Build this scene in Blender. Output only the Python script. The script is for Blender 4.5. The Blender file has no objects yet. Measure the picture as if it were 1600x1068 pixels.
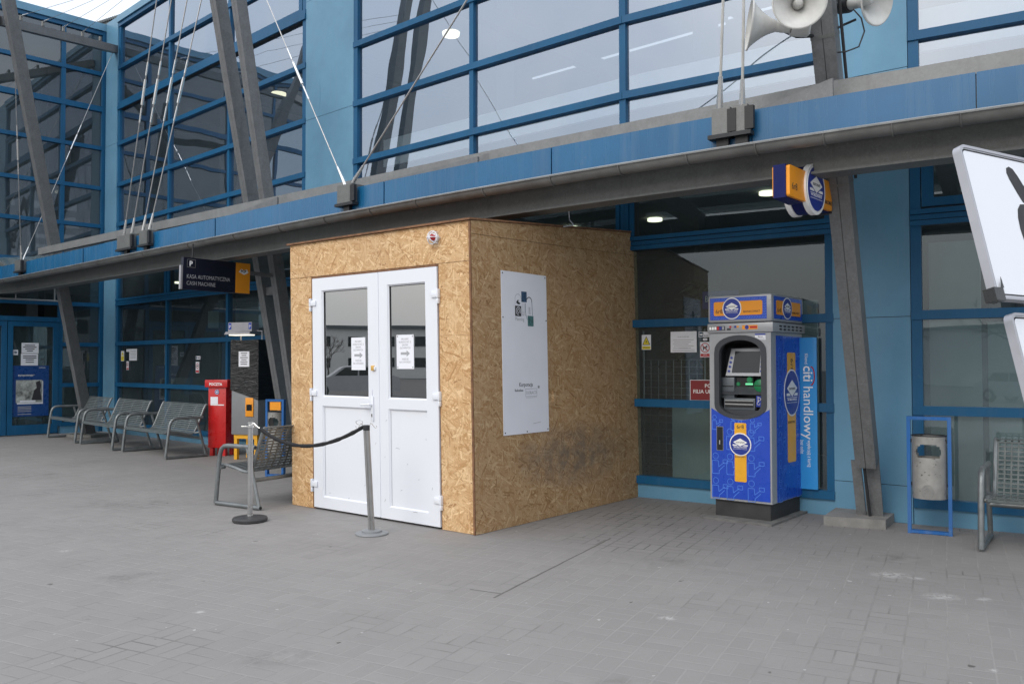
import bpy, bmesh, math, random
from mathutils import Matrix, Vector
random.seed(7)
R = math.radians
D = bpy.data
scene = bpy.context.scene
col = scene.collection

# ------------------------------------------------------------------ camera
cam = D.cameras.new("camera"); camo = D.objects.new("camera", cam); col.objects.link(camo)
cam.sensor_width = 36; cam.lens = 29.904; cam.clip_start = .05; cam.clip_end = 2000
camo.matrix_world = Matrix.Translation((0, 0, 1.5)) @ Matrix.Rotation(R(90 + 1.466), 4, 'X') @ Matrix.Rotation(R(-.087), 4, 'Z')
scene.camera = camo

# ------------------------------------------------------------------ view, world, sun
vs = scene.view_settings
vs.view_transform = 'Standard'; vs.look = 'None'; vs.gamma = 1; vs.exposure = 0.0; vs.use_curve_mapping = False
W = D.worlds.new("World"); scene.world = W; W.use_nodes = True
nt = W.node_tree; nt.nodes.clear()
def N(t, kind, **kw):
    n = t.nodes.new(kind)
    for k, v in kw.items(): setattr(n, k, v)
    return n
sky = N(nt, 'ShaderNodeTexSky', sky_type='NISHITA', sun_disc=False, sun_elevation=R(38), sun_rotation=R(219), air_density=1.4, dust_density=4)
b1 = N(nt, 'ShaderNodeBackground'); b1.inputs[1].default_value = .035; nt.links.new(sky.outputs[0], b1.inputs[0])
tc = N(nt, 'ShaderNodeTexCoord'); nz = N(nt, 'ShaderNodeTexNoise'); nz.inputs['Scale'].default_value = 3.0; nz.inputs['Detail'].default_value = 6; nz.inputs['Distortion'].default_value = .6
nt.links.new(tc.outputs['Generated'], nz.inputs['Vector'])
cr = N(nt, 'ShaderNodeValToRGB'); nt.links.new(nz.outputs[0], cr.inputs[0])
cr.color_ramp.elements[0].position = .3; cr.color_ramp.elements[0].color = (.66, .75, .88, 1)
cr.color_ramp.elements[1].position = .7; cr.color_ramp.elements[1].color = (1.0, 1.0, 1.0, 1)
# overcast dome: the zenith is brighter than the horizon
sp_ = N(nt, 'ShaderNodeSeparateXYZ'); nt.links.new(tc.outputs['Generated'], sp_.inputs[0])
mr = N(nt, 'ShaderNodeMapRange'); nt.links.new(sp_.outputs[2], mr.inputs[0])
for i_, v_ in enumerate((0.0, .75, .78, 1.7)): mr.inputs[i_ + 1].default_value = v_
b2 = N(nt, 'ShaderNodeBackground'); nt.links.new(mr.outputs[0], b2.inputs[1]); nt.links.new(cr.outputs[0], b2.inputs[0])
ad = N(nt, 'ShaderNodeAddShader'); nt.links.new(b1.outputs[0], ad.inputs[0]); nt.links.new(b2.outputs[0], ad.inputs[1])
wo = N(nt, 'ShaderNodeOutputWorld'); nt.links.new(ad.outputs[0], wo.inputs[0])
sl = D.lights.new("sun", 'SUN'); sl.energy = .9; sl.angle = R(25); sl.color = (1, .965, .91)
so = D.objects.new("sun", sl); col.objects.link(so)
so.rotation_euler = Vector((-.5, -.62, .62)).to_track_quat('Z', 'Y').to_euler()

# ------------------------------------------------------------------ materials
def newmat(name):
    m = D.materials.new(name); m.use_nodes = True; t = m.node_tree; t.nodes.clear()
    out = N(t, 'ShaderNodeOutputMaterial'); return m, t, out
def lk(t, a, b): t.links.new(a, b)
def val(t, x, sock):
    if hasattr(x, 'links'): lk(t, x, sock)
    else: sock.default_value = x
def mth(t, op, a, b=0.0, c=None):
    n = N(t, 'ShaderNodeMath', operation=op); val(t, a, n.inputs[0]); val(t, b, n.inputs[1])
    if c is not None: val(t, c, n.inputs[2])
    return n.outputs[0]
def mixc(t, f, a, b, mode='MIX'):
    n = N(t, 'ShaderNodeMix', data_type='RGBA', blend_type=mode); val(t, f, n.inputs[0])
    for v, s in ((a, n.inputs[6]), (b, n.inputs[7])):
        if hasattr(v, 'links'): lk(t, v, s)
        else: s.default_value = (*v[:3], 1)
    return n.outputs[2]
def noise(t, vec, scale, detail=3, rough=.55, dist=0):
    n = N(t, 'ShaderNodeTexNoise'); n.inputs['Scale'].default_value = scale; n.inputs['Detail'].default_value = detail
    n.inputs['Roughness'].default_value = rough; n.inputs['Distortion'].default_value = dist
    if vec is not None: lk(t, vec, n.inputs['Vector'])
    return n.outputs[0]
def ramp(t, f, stops):
    n = N(t, 'ShaderNodeValToRGB'); lk(t, f, n.inputs[0]); e = n.color_ramp.elements
    while len(e) < len(stops): e.new(.5)
    for i, (p, c) in enumerate(stops):
        e[i].position = p; e[i].color = (*c, 1) if len(c) == 3 else c
    return n.outputs[0]
def objco(t): return N(t, 'ShaderNodeTexCoord').outputs['Object']
def mapr(t, f, a, b, c=0, d=1):
    n = N(t, 'ShaderNodeMapRange'); lk(t, f, n.inputs[0])
    for i, v in enumerate((a, b, c, d)): n.inputs[i + 1].default_value = v
    return n.outputs[0]
def pbr(name, c, rough=.5, metal=0, var=.12, vs_=2.5, spots=0, spotc=(.08, .07, .06), spots_scale=30, bump=0, bscale=60, spec=.5, emit=None, rvar=.1, coat=0):
    m, t, out = newmat(name); co = objco(t)
    p = N(t, 'ShaderNodeBsdfPrincipled'); lk(t, p.outputs[0], out.inputs[0])
    n1 = noise(t, co, vs_, 6, .65)
    base = mixc(t, mapr(t, n1, .3, .7), [x * (1 - var) for x in c], [min(1, x * (1 + var)) for x in c])
    if spots:
        n2 = noise(t, co, spots_scale, 4, .7)
        base = mixc(t, mapr(t, n2, .72 - spots * .2, .80 - spots * .2), base, spotc)
    lk(t, base, p.inputs['Base Color'])
    lk(t, mapr(t, noise(t, co, vs_ * 4, 3), .3, .7, max(0.02, rough - rvar), min(1, rough + rvar)), p.inputs['Roughness'])
    p.inputs['Metallic'].default_value = metal; p.inputs['Specular IOR Level'].default_value = spec
    p.inputs['Coat Weight'].default_value = coat
    if emit: p.inputs['Emission Color'].default_value = (*emit[0], 1); p.inputs['Emission Strength'].default_value = emit[1]
    if bump:
        b = N(t, 'ShaderNodeBump'); b.inputs['Strength'].default_value = bump; b.inputs['Distance'].default_value = .004
        lk(t, noise(t, co, bscale, 4), b.inputs['Height']); lk(t, b.outputs[0], p.inputs['Normal'])
    return m

def galv(name, c=(.27, .28, .29), k=1.0, metal=.55, sc=26):
    # weathered galvanised steel: spangle cells, pale bloom and dark run-off streaks
    m, t, out = newmat(name); co = objco(t)
    p = N(t, 'ShaderNodeBsdfPrincipled'); lk(t, p.outputs[0], out.inputs[0])
    v = N(t, 'ShaderNodeTexVoronoi'); v.inputs['Scale'].default_value = sc * 2; lk(t, co, v.inputs['Vector'])
    sp = N(t, 'ShaderNodeSeparateColor'); lk(t, v.outputs['Color'], sp.inputs[0])
    f = mth(t, 'ADD', mth(t, 'MULTIPLY', sp.outputs[0], .35 * k), mth(t, 'MULTIPLY', noise(t, co, 6, 8, .75), .8))
    mp = N(t, 'ShaderNodeMapping'); mp.inputs['Scale'].default_value = (14, 14, .8); lk(t, co, mp.inputs[0])
    st = noise(t, mp.outputs[0], 1.0, 5, .7)
    a = [x * .72 for x in c]; b = [x * 1.28 for x in c]
    base = mixc(t, mapr(t, f, .25, .8), a, b)
    base = mixc(t, mapr(t, st, .56, .72, 0, .65 * k), base, (.09, .088, .085))
    base = mixc(t, mapr(t, noise(t, co, 70, 3), .66, .72, 0, .5 * k), base, (.55, .55, .54))
    lk(t, base, p.inputs['Base Color']); p.inputs['Metallic'].default_value = metal
    lk(t, mapr(t, f, .2, .9, .45, .7), p.inputs['Roughness'])
    bp = N(t, 'ShaderNodeBump'); bp.inputs['Strength'].default_value = .25; bp.inputs['Distance'].default_value = .003
    lk(t, f, bp.inputs['Height']); lk(t, bp.outputs[0], p.inputs['Normal'])
    return m

def bluepaint(name, c, rough=.3, dirt=.5, metal=.0, spec=.3):
    m, t, out = newmat(name); co = objco(t)
    p = N(t, 'ShaderNodeBsdfPrincipled'); lk(t, p.outputs[0], out.inputs[0])
    n1 = noise(t, co, 1.3, 5, .6)
    base = mixc(t, mapr(t, n1, .3, .7), [x * .88 for x in c], [min(1, x * 1.12) for x in c])
    mp = N(t, 'ShaderNodeMapping'); mp.inputs['Scale'].default_value = (9, 9, .5); lk(t, co, mp.inputs[0])
    st = noise(t, mp.outputs[0], 1.0, 6, .7)
    base = mixc(t, mapr(t, st, .5, .8, 0, dirt), base, (.30, .33, .34))
    base = mixc(t, mapr(t, noise(t, co, 45, 5, .75), .66, .72, 0, min(1, dirt * 4)), base, (.14, .125, .11))
    base = mixc(t, mapr(t, noise(t, co, 5, 8, .8), .62, .72, 0, min(1, dirt * 3)), base, (.22, .25, .26))
    lk(t, base, p.inputs['Base Color']); p.inputs['Metallic'].default_value = metal; p.inputs['Specular IOR Level'].default_value = spec
    lk(t, mapr(t, st, .3, .7, rough, rough + .15), p.inputs['Roughness'])
    bp = N(t, 'ShaderNodeBump'); bp.inputs['Strength'].default_value = .06; bp.inputs['Distance'].default_value = .02
    lk(t, noise(t, co, 1.5, 2), bp.inputs['Height']); lk(t, bp.outputs[0], p.inputs['Normal'])
    return m

def glass(name, refl, tint, rtint=(1, 1, 1), dust_haze=.04, wob=.02, f90=.6):
    m, t, out = newmat(name); co = objco(t)
    tr = N(t, 'ShaderNodeBsdfTransparent'); tr.inputs[0].default_value = (*tint, 1)
    gl = N(t, 'ShaderNodeBsdfGlossy'); gl.inputs['Roughness'].default_value = .004; gl.inputs[0].default_value = (*rtint, 1)
    bp = N(t, 'ShaderNodeBump'); bp.inputs['Strength'].default_value = wob; bp.inputs['Distance'].default_value = .2
    lk(t, noise(t, co, .9, 1), bp.inputs['Height']); lk(t, bp.outputs[0], gl.inputs['Normal'])
    lw = N(t, 'ShaderNodeLayerWeight'); lw.inputs[0].default_value = .5
    fac = mth(t, 'MULTIPLY_ADD', mth(t, 'POWER', lw.outputs['Facing'], 4.0), f90, refl)
    mx = N(t, 'ShaderNodeMixShader'); lk(t, fac, mx.inputs[0]); lk(t, tr.outputs[0], mx.inputs[1]); lk(t, gl.outputs[0], mx.inputs[2])
    df = N(t, 'ShaderNodeBsdfDiffuse'); df.inputs[0].default_value = (.40, .53, .57, 1)  # diffuse veil: dust, plus bluish haze painted in to lift dark panes
    m2 = N(t, 'ShaderNodeMixShader'); lk(t, mapr(t, noise(t, co, 1.2, 5, .6), .3, .75, dust_haze * .7, dust_haze * 1.5), m2.inputs[0])
    lk(t, mx.outputs[0], m2.inputs[1]); lk(t, df.outputs[0], m2.inputs[2]); lk(t, m2.outputs[0], out.inputs[0])
    return m

def osb(name, k=1.0, sat=1.0, stain=False):
    m, t, out = newmat(name); co = objco(t)
    p = N(t, 'ShaderNodeBsdfPrincipled'); lk(t, p.outputs[0], out.inputs[0])
    s = N(t, 'ShaderNodeSeparateXYZ'); lk(t, co, s.inputs[0])
    cb = N(t, 'ShaderNodeCombineXYZ'); lk(t, mth(t, 'ADD', s.outputs[0], s.outputs[1]), cb.inputs[0]); lk(t, s.outputs[2], cb.inputs[1])
    wn = N(t, 'ShaderNodeTexNoise'); wn.inputs['Scale'].default_value = 9; lk(t, cb.outputs[0], wn.inputs['Vector'])
    wv = N(t, 'ShaderNodeVectorMath', operation='SCALE'); lk(t, wn.outputs['Color'], wv.inputs[0]); wv.inputs['Scale'].default_value = .012
    pv = N(t, 'ShaderNodeVectorMath', operation='ADD'); lk(t, cb.outputs[0], pv.inputs[0]); lk(t, wv.outputs[0], pv.inputs[1])
    best = None; shade = None; grain = None
    angs = [8, 48, 88, 124, 160, 28]
    for i, a in enumerate(angs):
        L, Wd = [(.13, .015), (.09, .021), (.11, .011)][i % 3]
        mp = N(t, 'ShaderNodeMapping', vector_type='POINT'); mp.inputs['Rotation'].default_value = (0, 0, R(a)); mp.inputs['Location'].default_value = (i * 3.17, i * 1.91, 0)
        lk(t, pv.outputs[0], mp.inputs[0])
        ms = N(t, 'ShaderNodeVectorMath', operation='MULTIPLY'); lk(t, mp.outputs[0], ms.inputs[0]); ms.inputs[1].default_value = (1 / L, 1 / Wd, 1)
        v = N(t, 'ShaderNodeTexVoronoi', voronoi_dimensions='2D'); v.inputs['Scale'].default_value = 1; lk(t, ms.outputs[0], v.inputs['Vector'])
        sc = N(t, 'ShaderNodeSeparateColor'); lk(t, v.outputs['Color'], sc.inputs[0])
        g = N(t, 'ShaderNodeTexNoise', noise_dimensions='2D'); g.inputs['Scale'].default_value = 3.0; g.inputs['Detail'].default_value = 3; lk(t, ms.outputs[0], g.inputs['Vector'])
        pr, sh, gr = sc.outputs[0], sc.outputs[1], g.outputs[0]
        if best is None: best, shade, grain = pr, sh, gr
        else:
            w = mth(t, 'GREATER_THAN', pr, best)
            for_ = lambda a_, b_: mth(t, 'ADD', mth(t, 'MULTIPLY', b_, w), mth(t, 'MULTIPLY', a_, mth(t, 'SUBTRACT', 1.0, w)))
            shade = for_(shade, sh); grain = for_(grain, gr); best = mth(t, 'MAXIMUM', best, pr)
    f = mth(t, 'ADD', mth(t, 'MULTIPLY', shade, .80), mth(t, 'MULTIPLY', grain, .20))
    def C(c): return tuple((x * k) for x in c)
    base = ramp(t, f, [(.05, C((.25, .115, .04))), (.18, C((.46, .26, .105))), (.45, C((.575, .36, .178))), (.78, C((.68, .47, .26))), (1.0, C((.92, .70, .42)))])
    sp = noise(t, pv.outputs[0], 26, 3, .6)
    fn = noise(t, pv.outputs[0], 210, 2, .6); base = mixc(t, mapr(t, fn, .38, .62), base, mixc(t, .5, base, (.30 * k, .17 * k, .08 * k)))
    base = mixc(t, mapr(t, sp, .735, .76, 0, .85), base, C((.10, .045, .02)))
    base = mixc(t, mapr(t, noise(t, pv.outputs[0], 1.2, 4), .35, .7, 0, .22), base, C((.36, .25, .15)))
    if stain:
        # grey scuffed dirt low on the side wall
        a1 = mth(t, 'DIVIDE', mth(t, 'SUBTRACT', s.outputs[1], 1.55), 1.1); a2 = mth(t, 'DIVIDE', mth(t, 'SUBTRACT', s.outputs[2], .58), .36)
        rr = mth(t, 'ADD', mth(t, 'MULTIPLY', a1, a1), mth(t, 'MULTIPLY', a2, a2))
        msk = mth(t, 'MULTIPLY', mapr(t, rr, 0, 1, 1, 0), mapr(t, noise(t, pv.outputs[0], 6, 5, .7), .30, .60))
        base = mixc(t, mth(t, 'MULTIPLY', msk, .72), base, (.11, .10, .088))
    lk(t, base, p.inputs['Base Color']); p.inputs['Roughness'].default_value = .6; p.inputs['Specular IOR Level'].default_value = .35
    bp = N(t, 'ShaderNodeBump'); bp.inputs['Strength'].default_value = .35; bp.inputs['Distance'].default_value = .002
    lk(t, mth(t, 'ADD', best, mth(t, 'MULTIPLY', grain, .5)), bp.inputs['Height']); lk(t, bp.outputs[0], p.inputs['Normal'])
    return m

def paving(name):
    m, t, out = newmat(name); co = objco(t)
    p = N(t, 'ShaderNodeBsdfPrincipled'); lk(t, p.outputs[0], out.inputs[0])
    mp = N(t, 'ShaderNodeMapping', vector_type='POINT'); mp.inputs['Rotation'].default_value = (0, 0, R(27)); lk(t, co, mp.inputs[0])
    wob = N(t, 'ShaderNodeTexNoise'); wob.inputs['Scale'].default_value = 2.0; lk(t, co, wob.inputs['Vector'])
    ws = N(t, 'ShaderNodeVectorMath', operation='SCALE'); lk(t, wob.outputs['Color'], ws.inputs[0]); ws.inputs['Scale'].default_value = .02
    wa = N(t, 'ShaderNodeVectorMath', operation='ADD'); lk(t, mp.outputs[0], wa.inputs[0]); lk(t, ws.outputs[0], wa.inputs[1])
    s = N(t, 'ShaderNodeSeparateXYZ'); lk(t, wa.outputs[0], s.inputs[0])
    S = .208
    u = mth(t, 'DIVIDE', s.outputs[0], S); v = mth(t, 'DIVIDE', s.outputs[1], S)
    fu, fv = mth(t, 'FLOOR', u), mth(t, 'FLOOR', v)
    par = mth(t, 'MODULO', mth(t, 'ABSOLUTE', mth(t, 'ADD', fu, fv)), 2.0)
    ru, rv = mth(t, 'FRACT', u), mth(t, 'FRACT', v)
    def edge(x): return mth(t, 'MINIMUM', x, mth(t, 'SUBTRACT', 1.0, x))
    du, dv = edge(ru), edge(rv)
    hu, hv = mth(t, 'ABSOLUTE', mth(t, 'SUBTRACT', ru, .5)), mth(t, 'ABSOLUTE', mth(t, 'SUBTRACT', rv, .5))
    ip = mth(t, 'SUBTRACT', 1.0, par)
    mid = mth(t, 'ADD', mth(t, 'ADD', mth(t, 'MULTIPLY', hu, par), mth(t, 'MULTIPLY', hv, ip)), 0)
    dmin = mth(t, 'MINIMUM', mth(t, 'MINIMUM', du, dv), mid)
    half = mth(t, 'ADD', mth(t, 'MULTIPLY', mth(t, 'GREATER_THAN', ru, .5), par), mth(t, 'MULTIPLY', mth(t, 'GREATER_THAN', rv, .5), ip))
    cc = N(t, 'ShaderNodeCombineXYZ'); lk(t, fu, cc.inputs[0]); lk(t, fv, cc.inputs[1]); lk(t, half, cc.inputs[2])
    wn = N(t, 'ShaderNodeTexWhiteNoise'); lk(t, cc.outputs[0], wn.inputs[0])
    big = noise(t, co, .55, 6, .65); med = noise(t, co, 3.5, 6, .7); fine = noise(t, co, 130, 3, .7)
    base = mixc(t, wn.outputs[0], (.238, .226, .218), (.268, .255, .246))
    base = mixc(t, mapr(t, big, .35, .68, 0, .6), base, (.212, .202, .195))
    base = mixc(t, mapr(t, med, .48, .72, 0, .3), base, (.24, .23, .225))
    base = mixc(t, mapr(t, fine, .3, .7, 0, .4), base, (.27, .26, .255))
    joint = mapr(t, dmin, .012, .036, 1, 0)
    jv = mapr(t, noise(t, co, .8, 4, .6), .50, .64)
    jc = mixc(t, jv, (.30, .29, .28), (.085, .08, .075))
    base = mixc(t, mth(t, 'MULTIPLY', joint, mapr(t, noise(t, co, 4.0, 3), .3, .65, .2, .7)), base, jc)
    base = mixc(t, mapr(t, noise(t, co, 9, 2, .5), .745, .765, 0, .8), base, (.07, .065, .06))
    base = mixc(t, mapr(t, noise(t, co, 17, 1, .4), .785, .80, 0, .6), base, (.5, .5, .49))
    base = mixc(t, mapr(t, noise(t, co, 1.7, 7, .8), .655, .70, 0, .4), base, (.12, .115, .11))
    sx = N(t, 'ShaderNodeSeparateXYZ'); lk(t, co, sx.inputs[0])
    def near_(x, y, r0, r1, k=1.0):
        a_ = mth(t, 'SUBTRACT', sx.outputs[0], x); b_ = mth(t, 'MULTIPLY', mth(t, 'SUBTRACT', sx.outputs[1], y), k)
        return mapr(t, mth(t, 'SQRT', mth(t, 'ADD', mth(t, 'MULTIPLY', a_, a_), mth(t, 'MULTIPLY', b_, b_))), r0, r1, 1, 0)
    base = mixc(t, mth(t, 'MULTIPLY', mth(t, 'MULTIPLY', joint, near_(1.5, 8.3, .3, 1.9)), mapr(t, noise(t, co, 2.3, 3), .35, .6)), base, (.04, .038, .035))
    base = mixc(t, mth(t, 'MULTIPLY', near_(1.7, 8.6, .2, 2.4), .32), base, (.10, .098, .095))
    for x_, y_, r_ in ((2.68, 6.08, .16), (2.82, 5.98, .07), (2.757, 5.51, .14), (3.0, 5.45, .07), (.914, 5.06, .07), (-1.9, 5.2, .05), (2.35, 4.2, .04), (-3.6, 6.9, .06)):
        base = mixc(t, mth(t, 'MULTIPLY', near_(x_, y_, .0, r_, 1.3), mapr(t, noise(t, co, 22, 4, .7), .42, .56, 0, .9)), base, (.48, .47, .46))
    for x_, y_, r_ in ((-1.2, 4.4, .35), (.5, 4.0, .25), (-4.2, 9.2, .7), (-6.5, 11.5, .8), (3.0, 6.6, .4), (1.2, 6.5, .3), (-2.7, 6.0, .4)):
        base = mixc(t, mth(t, 'MULTIPLY', near_(x_, y_, .0, r_, 1.6), mapr(t, noise(t, co, 4.5, 6, .75), .45, .66, 0, .6)), base, (.09, .085, .08))
    # opened dark joint running away from the middle of the forecourt, with one short cross piece
    q = N(t, 'ShaderNodeMapping', vector_type='POINT'); q.inputs['Location'].default_value = (.12, -5.50, 0); lk(t, co, q.inputs[0])
    q2 = N(t, 'ShaderNodeMapping', vector_type='POINT'); q2.inputs['Rotation'].default_value = (0, 0, R(-62.6)); lk(t, q.outputs[0], q2.inputs[0])
    e = N(t, 'ShaderNodeSeparateXYZ'); lk(t, q2.outputs[0], e.inputs[0])
    ln = mth(t, 'MULTIPLY', mth(t, 'LESS_THAN', mth(t, 'ABSOLUTE', mth(t, 'ADD', e.outputs[1], mth(t, 'MULTIPLY', mth(t, 'SUBTRACT', noise(t, co, 5, 2), .5), .02))), .008),
             mth(t, 'MULTIPLY', mth(t, 'GREATER_THAN', e.outputs[0], 0.0), mth(t, 'LESS_THAN', e.outputs[0], 2.1)))
    l2 = mth(t, 'MULTIPLY', mth(t, 'LESS_THAN', mth(t, 'ABSOLUTE', mth(t, 'SUBTRACT', e.outputs[0], .11)), .007),
             mth(t, 'MULTIPLY', mth(t, 'GREATER_THAN', e.outputs[1], 0.0), mth(t, 'LESS_THAN', e.outputs[1], .24)))
    base = mixc(t, mth(t, 'MULTIPLY', mth(t, 'MAXIMUM', ln, l2), .65), base, (.05, .045, .04))
    lk(t, base, p.inputs['Base Color'])
    lk(t, mapr(t, med, .3, .7, .62, .88), p.inputs['Roughness']); p.inputs['Specular IOR Level'].default_value = .3
    hgt = mth(t, 'ADD', mth(t, 'MULTIPLY', joint, -1.0), mth(t, 'ADD', mth(t, 'MULTIPLY', fine, .35), mth(t, 'MULTIPLY', wn.outputs[0], .25)))
    bp = N(t, 'ShaderNodeBump'); bp.inputs['Strength'].default_value = .45; bp.inputs['Distance'].default_value = .004
    lk(t, hgt, bp.inputs['Height']); lk(t, bp.outputs[0], p.inputs['Normal'])
    return m

def emit(name, c, s):
    m, t, out = newmat(name); e = N(t, 'ShaderNodeEmission'); e.inputs[0].default_value = (*c, 1); e.inputs[1].default_value = s
    lk(t, e.outputs[0], out.inputs[0]); return m

def film(name):
    m, t, out = newmat(name); co = objco(t)
    p = N(t, 'ShaderNodeBsdfPrincipled'); lk(t, p.outputs[0], out.inputs[0])
    p.inputs['Base Color'].default_value = (.012, .012, .013, 1); p.inputs['Roughness'].default_value = .22
    mp = N(t, 'ShaderNodeMapping'); mp.inputs['Scale'].default_value = (3.5, 3.5, 16); mp.inputs['Rotation'].default_value = (0, .25, 0); lk(t, co, mp.inputs[0])
    h = noise(t, mp.outputs[0], 1.6, 5, .6, 1.2)
    bp = N(t, 'ShaderNodeBump'); bp.inputs['Strength'].default_value = .9; bp.inputs['Distance'].default_value = .035
    lk(t, h, bp.inputs['Height']); lk(t, bp.outputs[0], p.inputs['Normal']); return m

M = dict(
    paving=paving('block_paving'),
    osb=osb('strand_board', 1.16), osb_side=osb('strand_board_shaded_scuffed', .80, 1, True),  # osb_side: same board, that face's shade put into the colour, plus scuffs
    osb_edge=pbr('board_edge', (.20, .10, .05), .8, var=.4, vs_=20),
    frame=bluepaint('window_frame_blue', (.008, .092, .205), .36, .07),
    pilaster=bluepaint('cladding_light_blue', (.125, .28, .41), .26, .12),
    fascia=bluepaint('fascia_blue', (.010, .115, .26), .20, .14, spec=.6),
    g_up=glass('coated_glass', .40, (.52, .58, .62), (.77, .86, 1.0), .03, .04, .45), g_wing=glass('clear_glass', .13, (.30, .36, .40), (.9, .94, 1.0), .06, .010, .6),
    g_low=glass('tinted_glass', .095, (.50, .63, .65), (.80, .91, 1.0), .045, .008, .6),
    g_frost=glass('frosted_glass', .12, (.40, .49, .48), (.82, .92, 1.0), .20, .010, .5),
    g_roof=glass('canopy_glass', .12, (.17, .20, .21), (.95, .98, 1), .16, .02, .5),
    galv=galv('galvanised_steel', (.19, .195, .20), .5, .45), galv_dark=galv('galvanised_steel_plain', (.19, .195, .19), .4),  # galv_dark: nearly the same grey, slightly less mottled
    gutter=pbr('gutter_metal', (.17, .17, .165), .45, .5, .2, 5, bump=.1), rail=galv('rail_steel', (.23, .235, .235), .3, .35), lip=pbr('gutter_lip', (.33, .34, .34), .4, .6, .15),
    cable=pbr('cable_steel', (.42, .42, .42), .35, .8, .1), bright=pbr('bright_steel', (.75, .75, .74), .22, .9, .05),
    darkmetal=pbr('dark_metal', (.03, .032, .035), .5, .3, .2), black=pbr('black_plastic', (.012, .012, .014), .45, 0, .2),
    benchm=pbr('bench_steel', (.21, .225, .23), .42, .55, .25, 8, spots=.35, spotc=(.07, .07, .07), spots_scale=40, bump=.15),
    benchg=pbr('bench_grid_dull', (.10, .115, .115), .6, .1, .3, 9), benchd=pbr('bench_grid_coated', (.15, .175, .18), .5, .3, .2, 8),
    white=pbr('white_plastic', (.76, .78, .83), .35, 0, .01, 1.2, coat=.1, rvar=.015),
    paper=pbr('paper', (.80, .81, .86), .7, 0, .03), signw=pbr('white_board', (.76, .77, .82), .45, 0, .03, 2),
    ink=pbr('ink', (.03, .03, .035), .7), inkgrey=pbr('ink_grey', (.35, .36, .38), .7),
    inkblue=pbr('print_dark_blue', (.03, .07, .13), .6, var=.6, vs_=40), inkgreen=pbr('print_green', (.06, .15, .15), .6, var=.8, vs_=45),
    red=pbr('post_red', (.55, .012, .012), .32, 0, .08, 3, coat=.25), white_ink=pbr('print_white', (.85, .85, .85), .5),
    rubber=pbr('rubber_base', (.04, .04, .042), .6, 0, .25, 12, bump=.2), casing=pbr('sign_casing', (.006, .012, .09), .6, spec=.2), orange=pbr('orange_plate', (.85, .32, .015), .4, 0, .06), yellow=pbr('yellow_paint', (.80, .40, .02), .4, 0, .08),
    brightyel=pbr('sign_yellow', (.75, .62, .03), .5), signred=pbr('sign_red', (.5, .02, .03), .5), maroon=pbr('maroon_board', (.22, .018, .02), .45, 0, .08),
    atmgrey=pbr('machine_grey', (.36, .37, .39), .38, .25, .06, 4), atmdark=pbr('machine_dark', (.045, .05, .058), .4, .1, .1), atmmid=pbr('machine_slate', (.10, .115, .13), .4, .2, .1),
    atmblue=pbr('machine_blue', (.008, .060, .48), .32, 0, .06, 3, coat=.3), atmnavy=pbr('emblem_blue', (.016, .04, .29), .35, 0, .05),
    figure=pbr('outline_light_blue', (.10, .27, .82), .4), screen=pbr('dark_screen', (.008, .009, .010), .12, 0, .1),
    green=emit('green_light', (.25, 1, .5), .9), greendim=pbr('green_plastic', (.01, .12, .05), .4, emit=((.02, .5, .15), .12)),
    citi=pbr('cyan_banner', (.02, .28, .68), .35, 0, .03, 1, coat=.4), navy=pbr('navy_board', (.008, .010, .025), .35, 0, .1),
    grey=pbr('grey_paint', (.22, .23, .24), .45, .1, .08), concrete=pbr('concrete', (.22, .215, .205), .85, 0, .25, 6, spots=.3, spotc=(.1, .1, .09), bump=.5, bscale=40),
    darkconcrete=pbr('dark_base', (.035, .035, .037), .7, 0, .3, 6, spots=.2, bump=.3), slab=pbr('mortar', (.15, .15, .145), .9, 0, .3, 9, bump=.6, bscale=30),
    can=pbr('worn_steel_can', (.34, .335, .32), .48, .45, .25, 5, spots=.55, spotc=(.07, .06, .055), spots_scale=16, bump=.2), bin_blue=bluepaint('bin_frame_blue', (.02, .12, .36), .4, .25),
    horn=pbr('horn_grey_white', (.55, .55, .53), .5, 0, .18, 5), film=film('black_wrap'), rope=pbr('rope_black', (.014, .014, .016), .85, 0, .3, 60, bump=.8, bscale=90),
    rim=pbr('sign_rim', (.42, .42, .45), .4, .4, .12), tape=pbr('tape', (.02, .02, .02), .3),
    lampw=emit('tube_light', (1, .93, .75), 1.5), ceilw=emit('ceiling_lamp', (1, .90, .62), 3), strip=emit('strip_lamp', (.9, .95, 1), .8),
    indark=pbr('interior_dark', (.07, .08, .08), .8, var=.4, vs_=.6), inmid=pbr('interior_grey', (.07, .08, .09), .8, var=.2, vs_=.5), inwhite=pbr('interior_white', (.80, .83, .82), .7),
    inpale=pbr('interior_pale_green', (.42, .47, .45), .7, var=.1), inceil=pbr('interior_ceiling', (.20, .21, .215), .8), infloor=pbr('interior_floor', (.12, .12, .115), .35),
    leaf=pbr('plant_leaf', (.03, .075, .03), .5, var=.5, vs_=8), pink=pbr('render_pink', (.42, .30, .28), .85, var=.08), roofm=pbr('roof_sheet', (.10, .12, .13), .5, .4),
    poster=pbr('poster_blue', (.012, .06, .22), .3), photo=pbr('poster_photo', (.33, .35, .33), .4, var=.8, vs_=9), wood=pbr('light_wood', (.38, .24, .13), .6, var=.15),
    latch=pbr('brass_latch', (.75, .45, .12), .4, .3), tree=pbr('bare_twigs', (.06, .05, .045), .9), hall=pbr('hall_wall', (.55, .55, .54), .8, var=.05), asphalt=pbr('asphalt', (.07, .07, .072), .9, var=.2, bump=.4),
)

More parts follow.
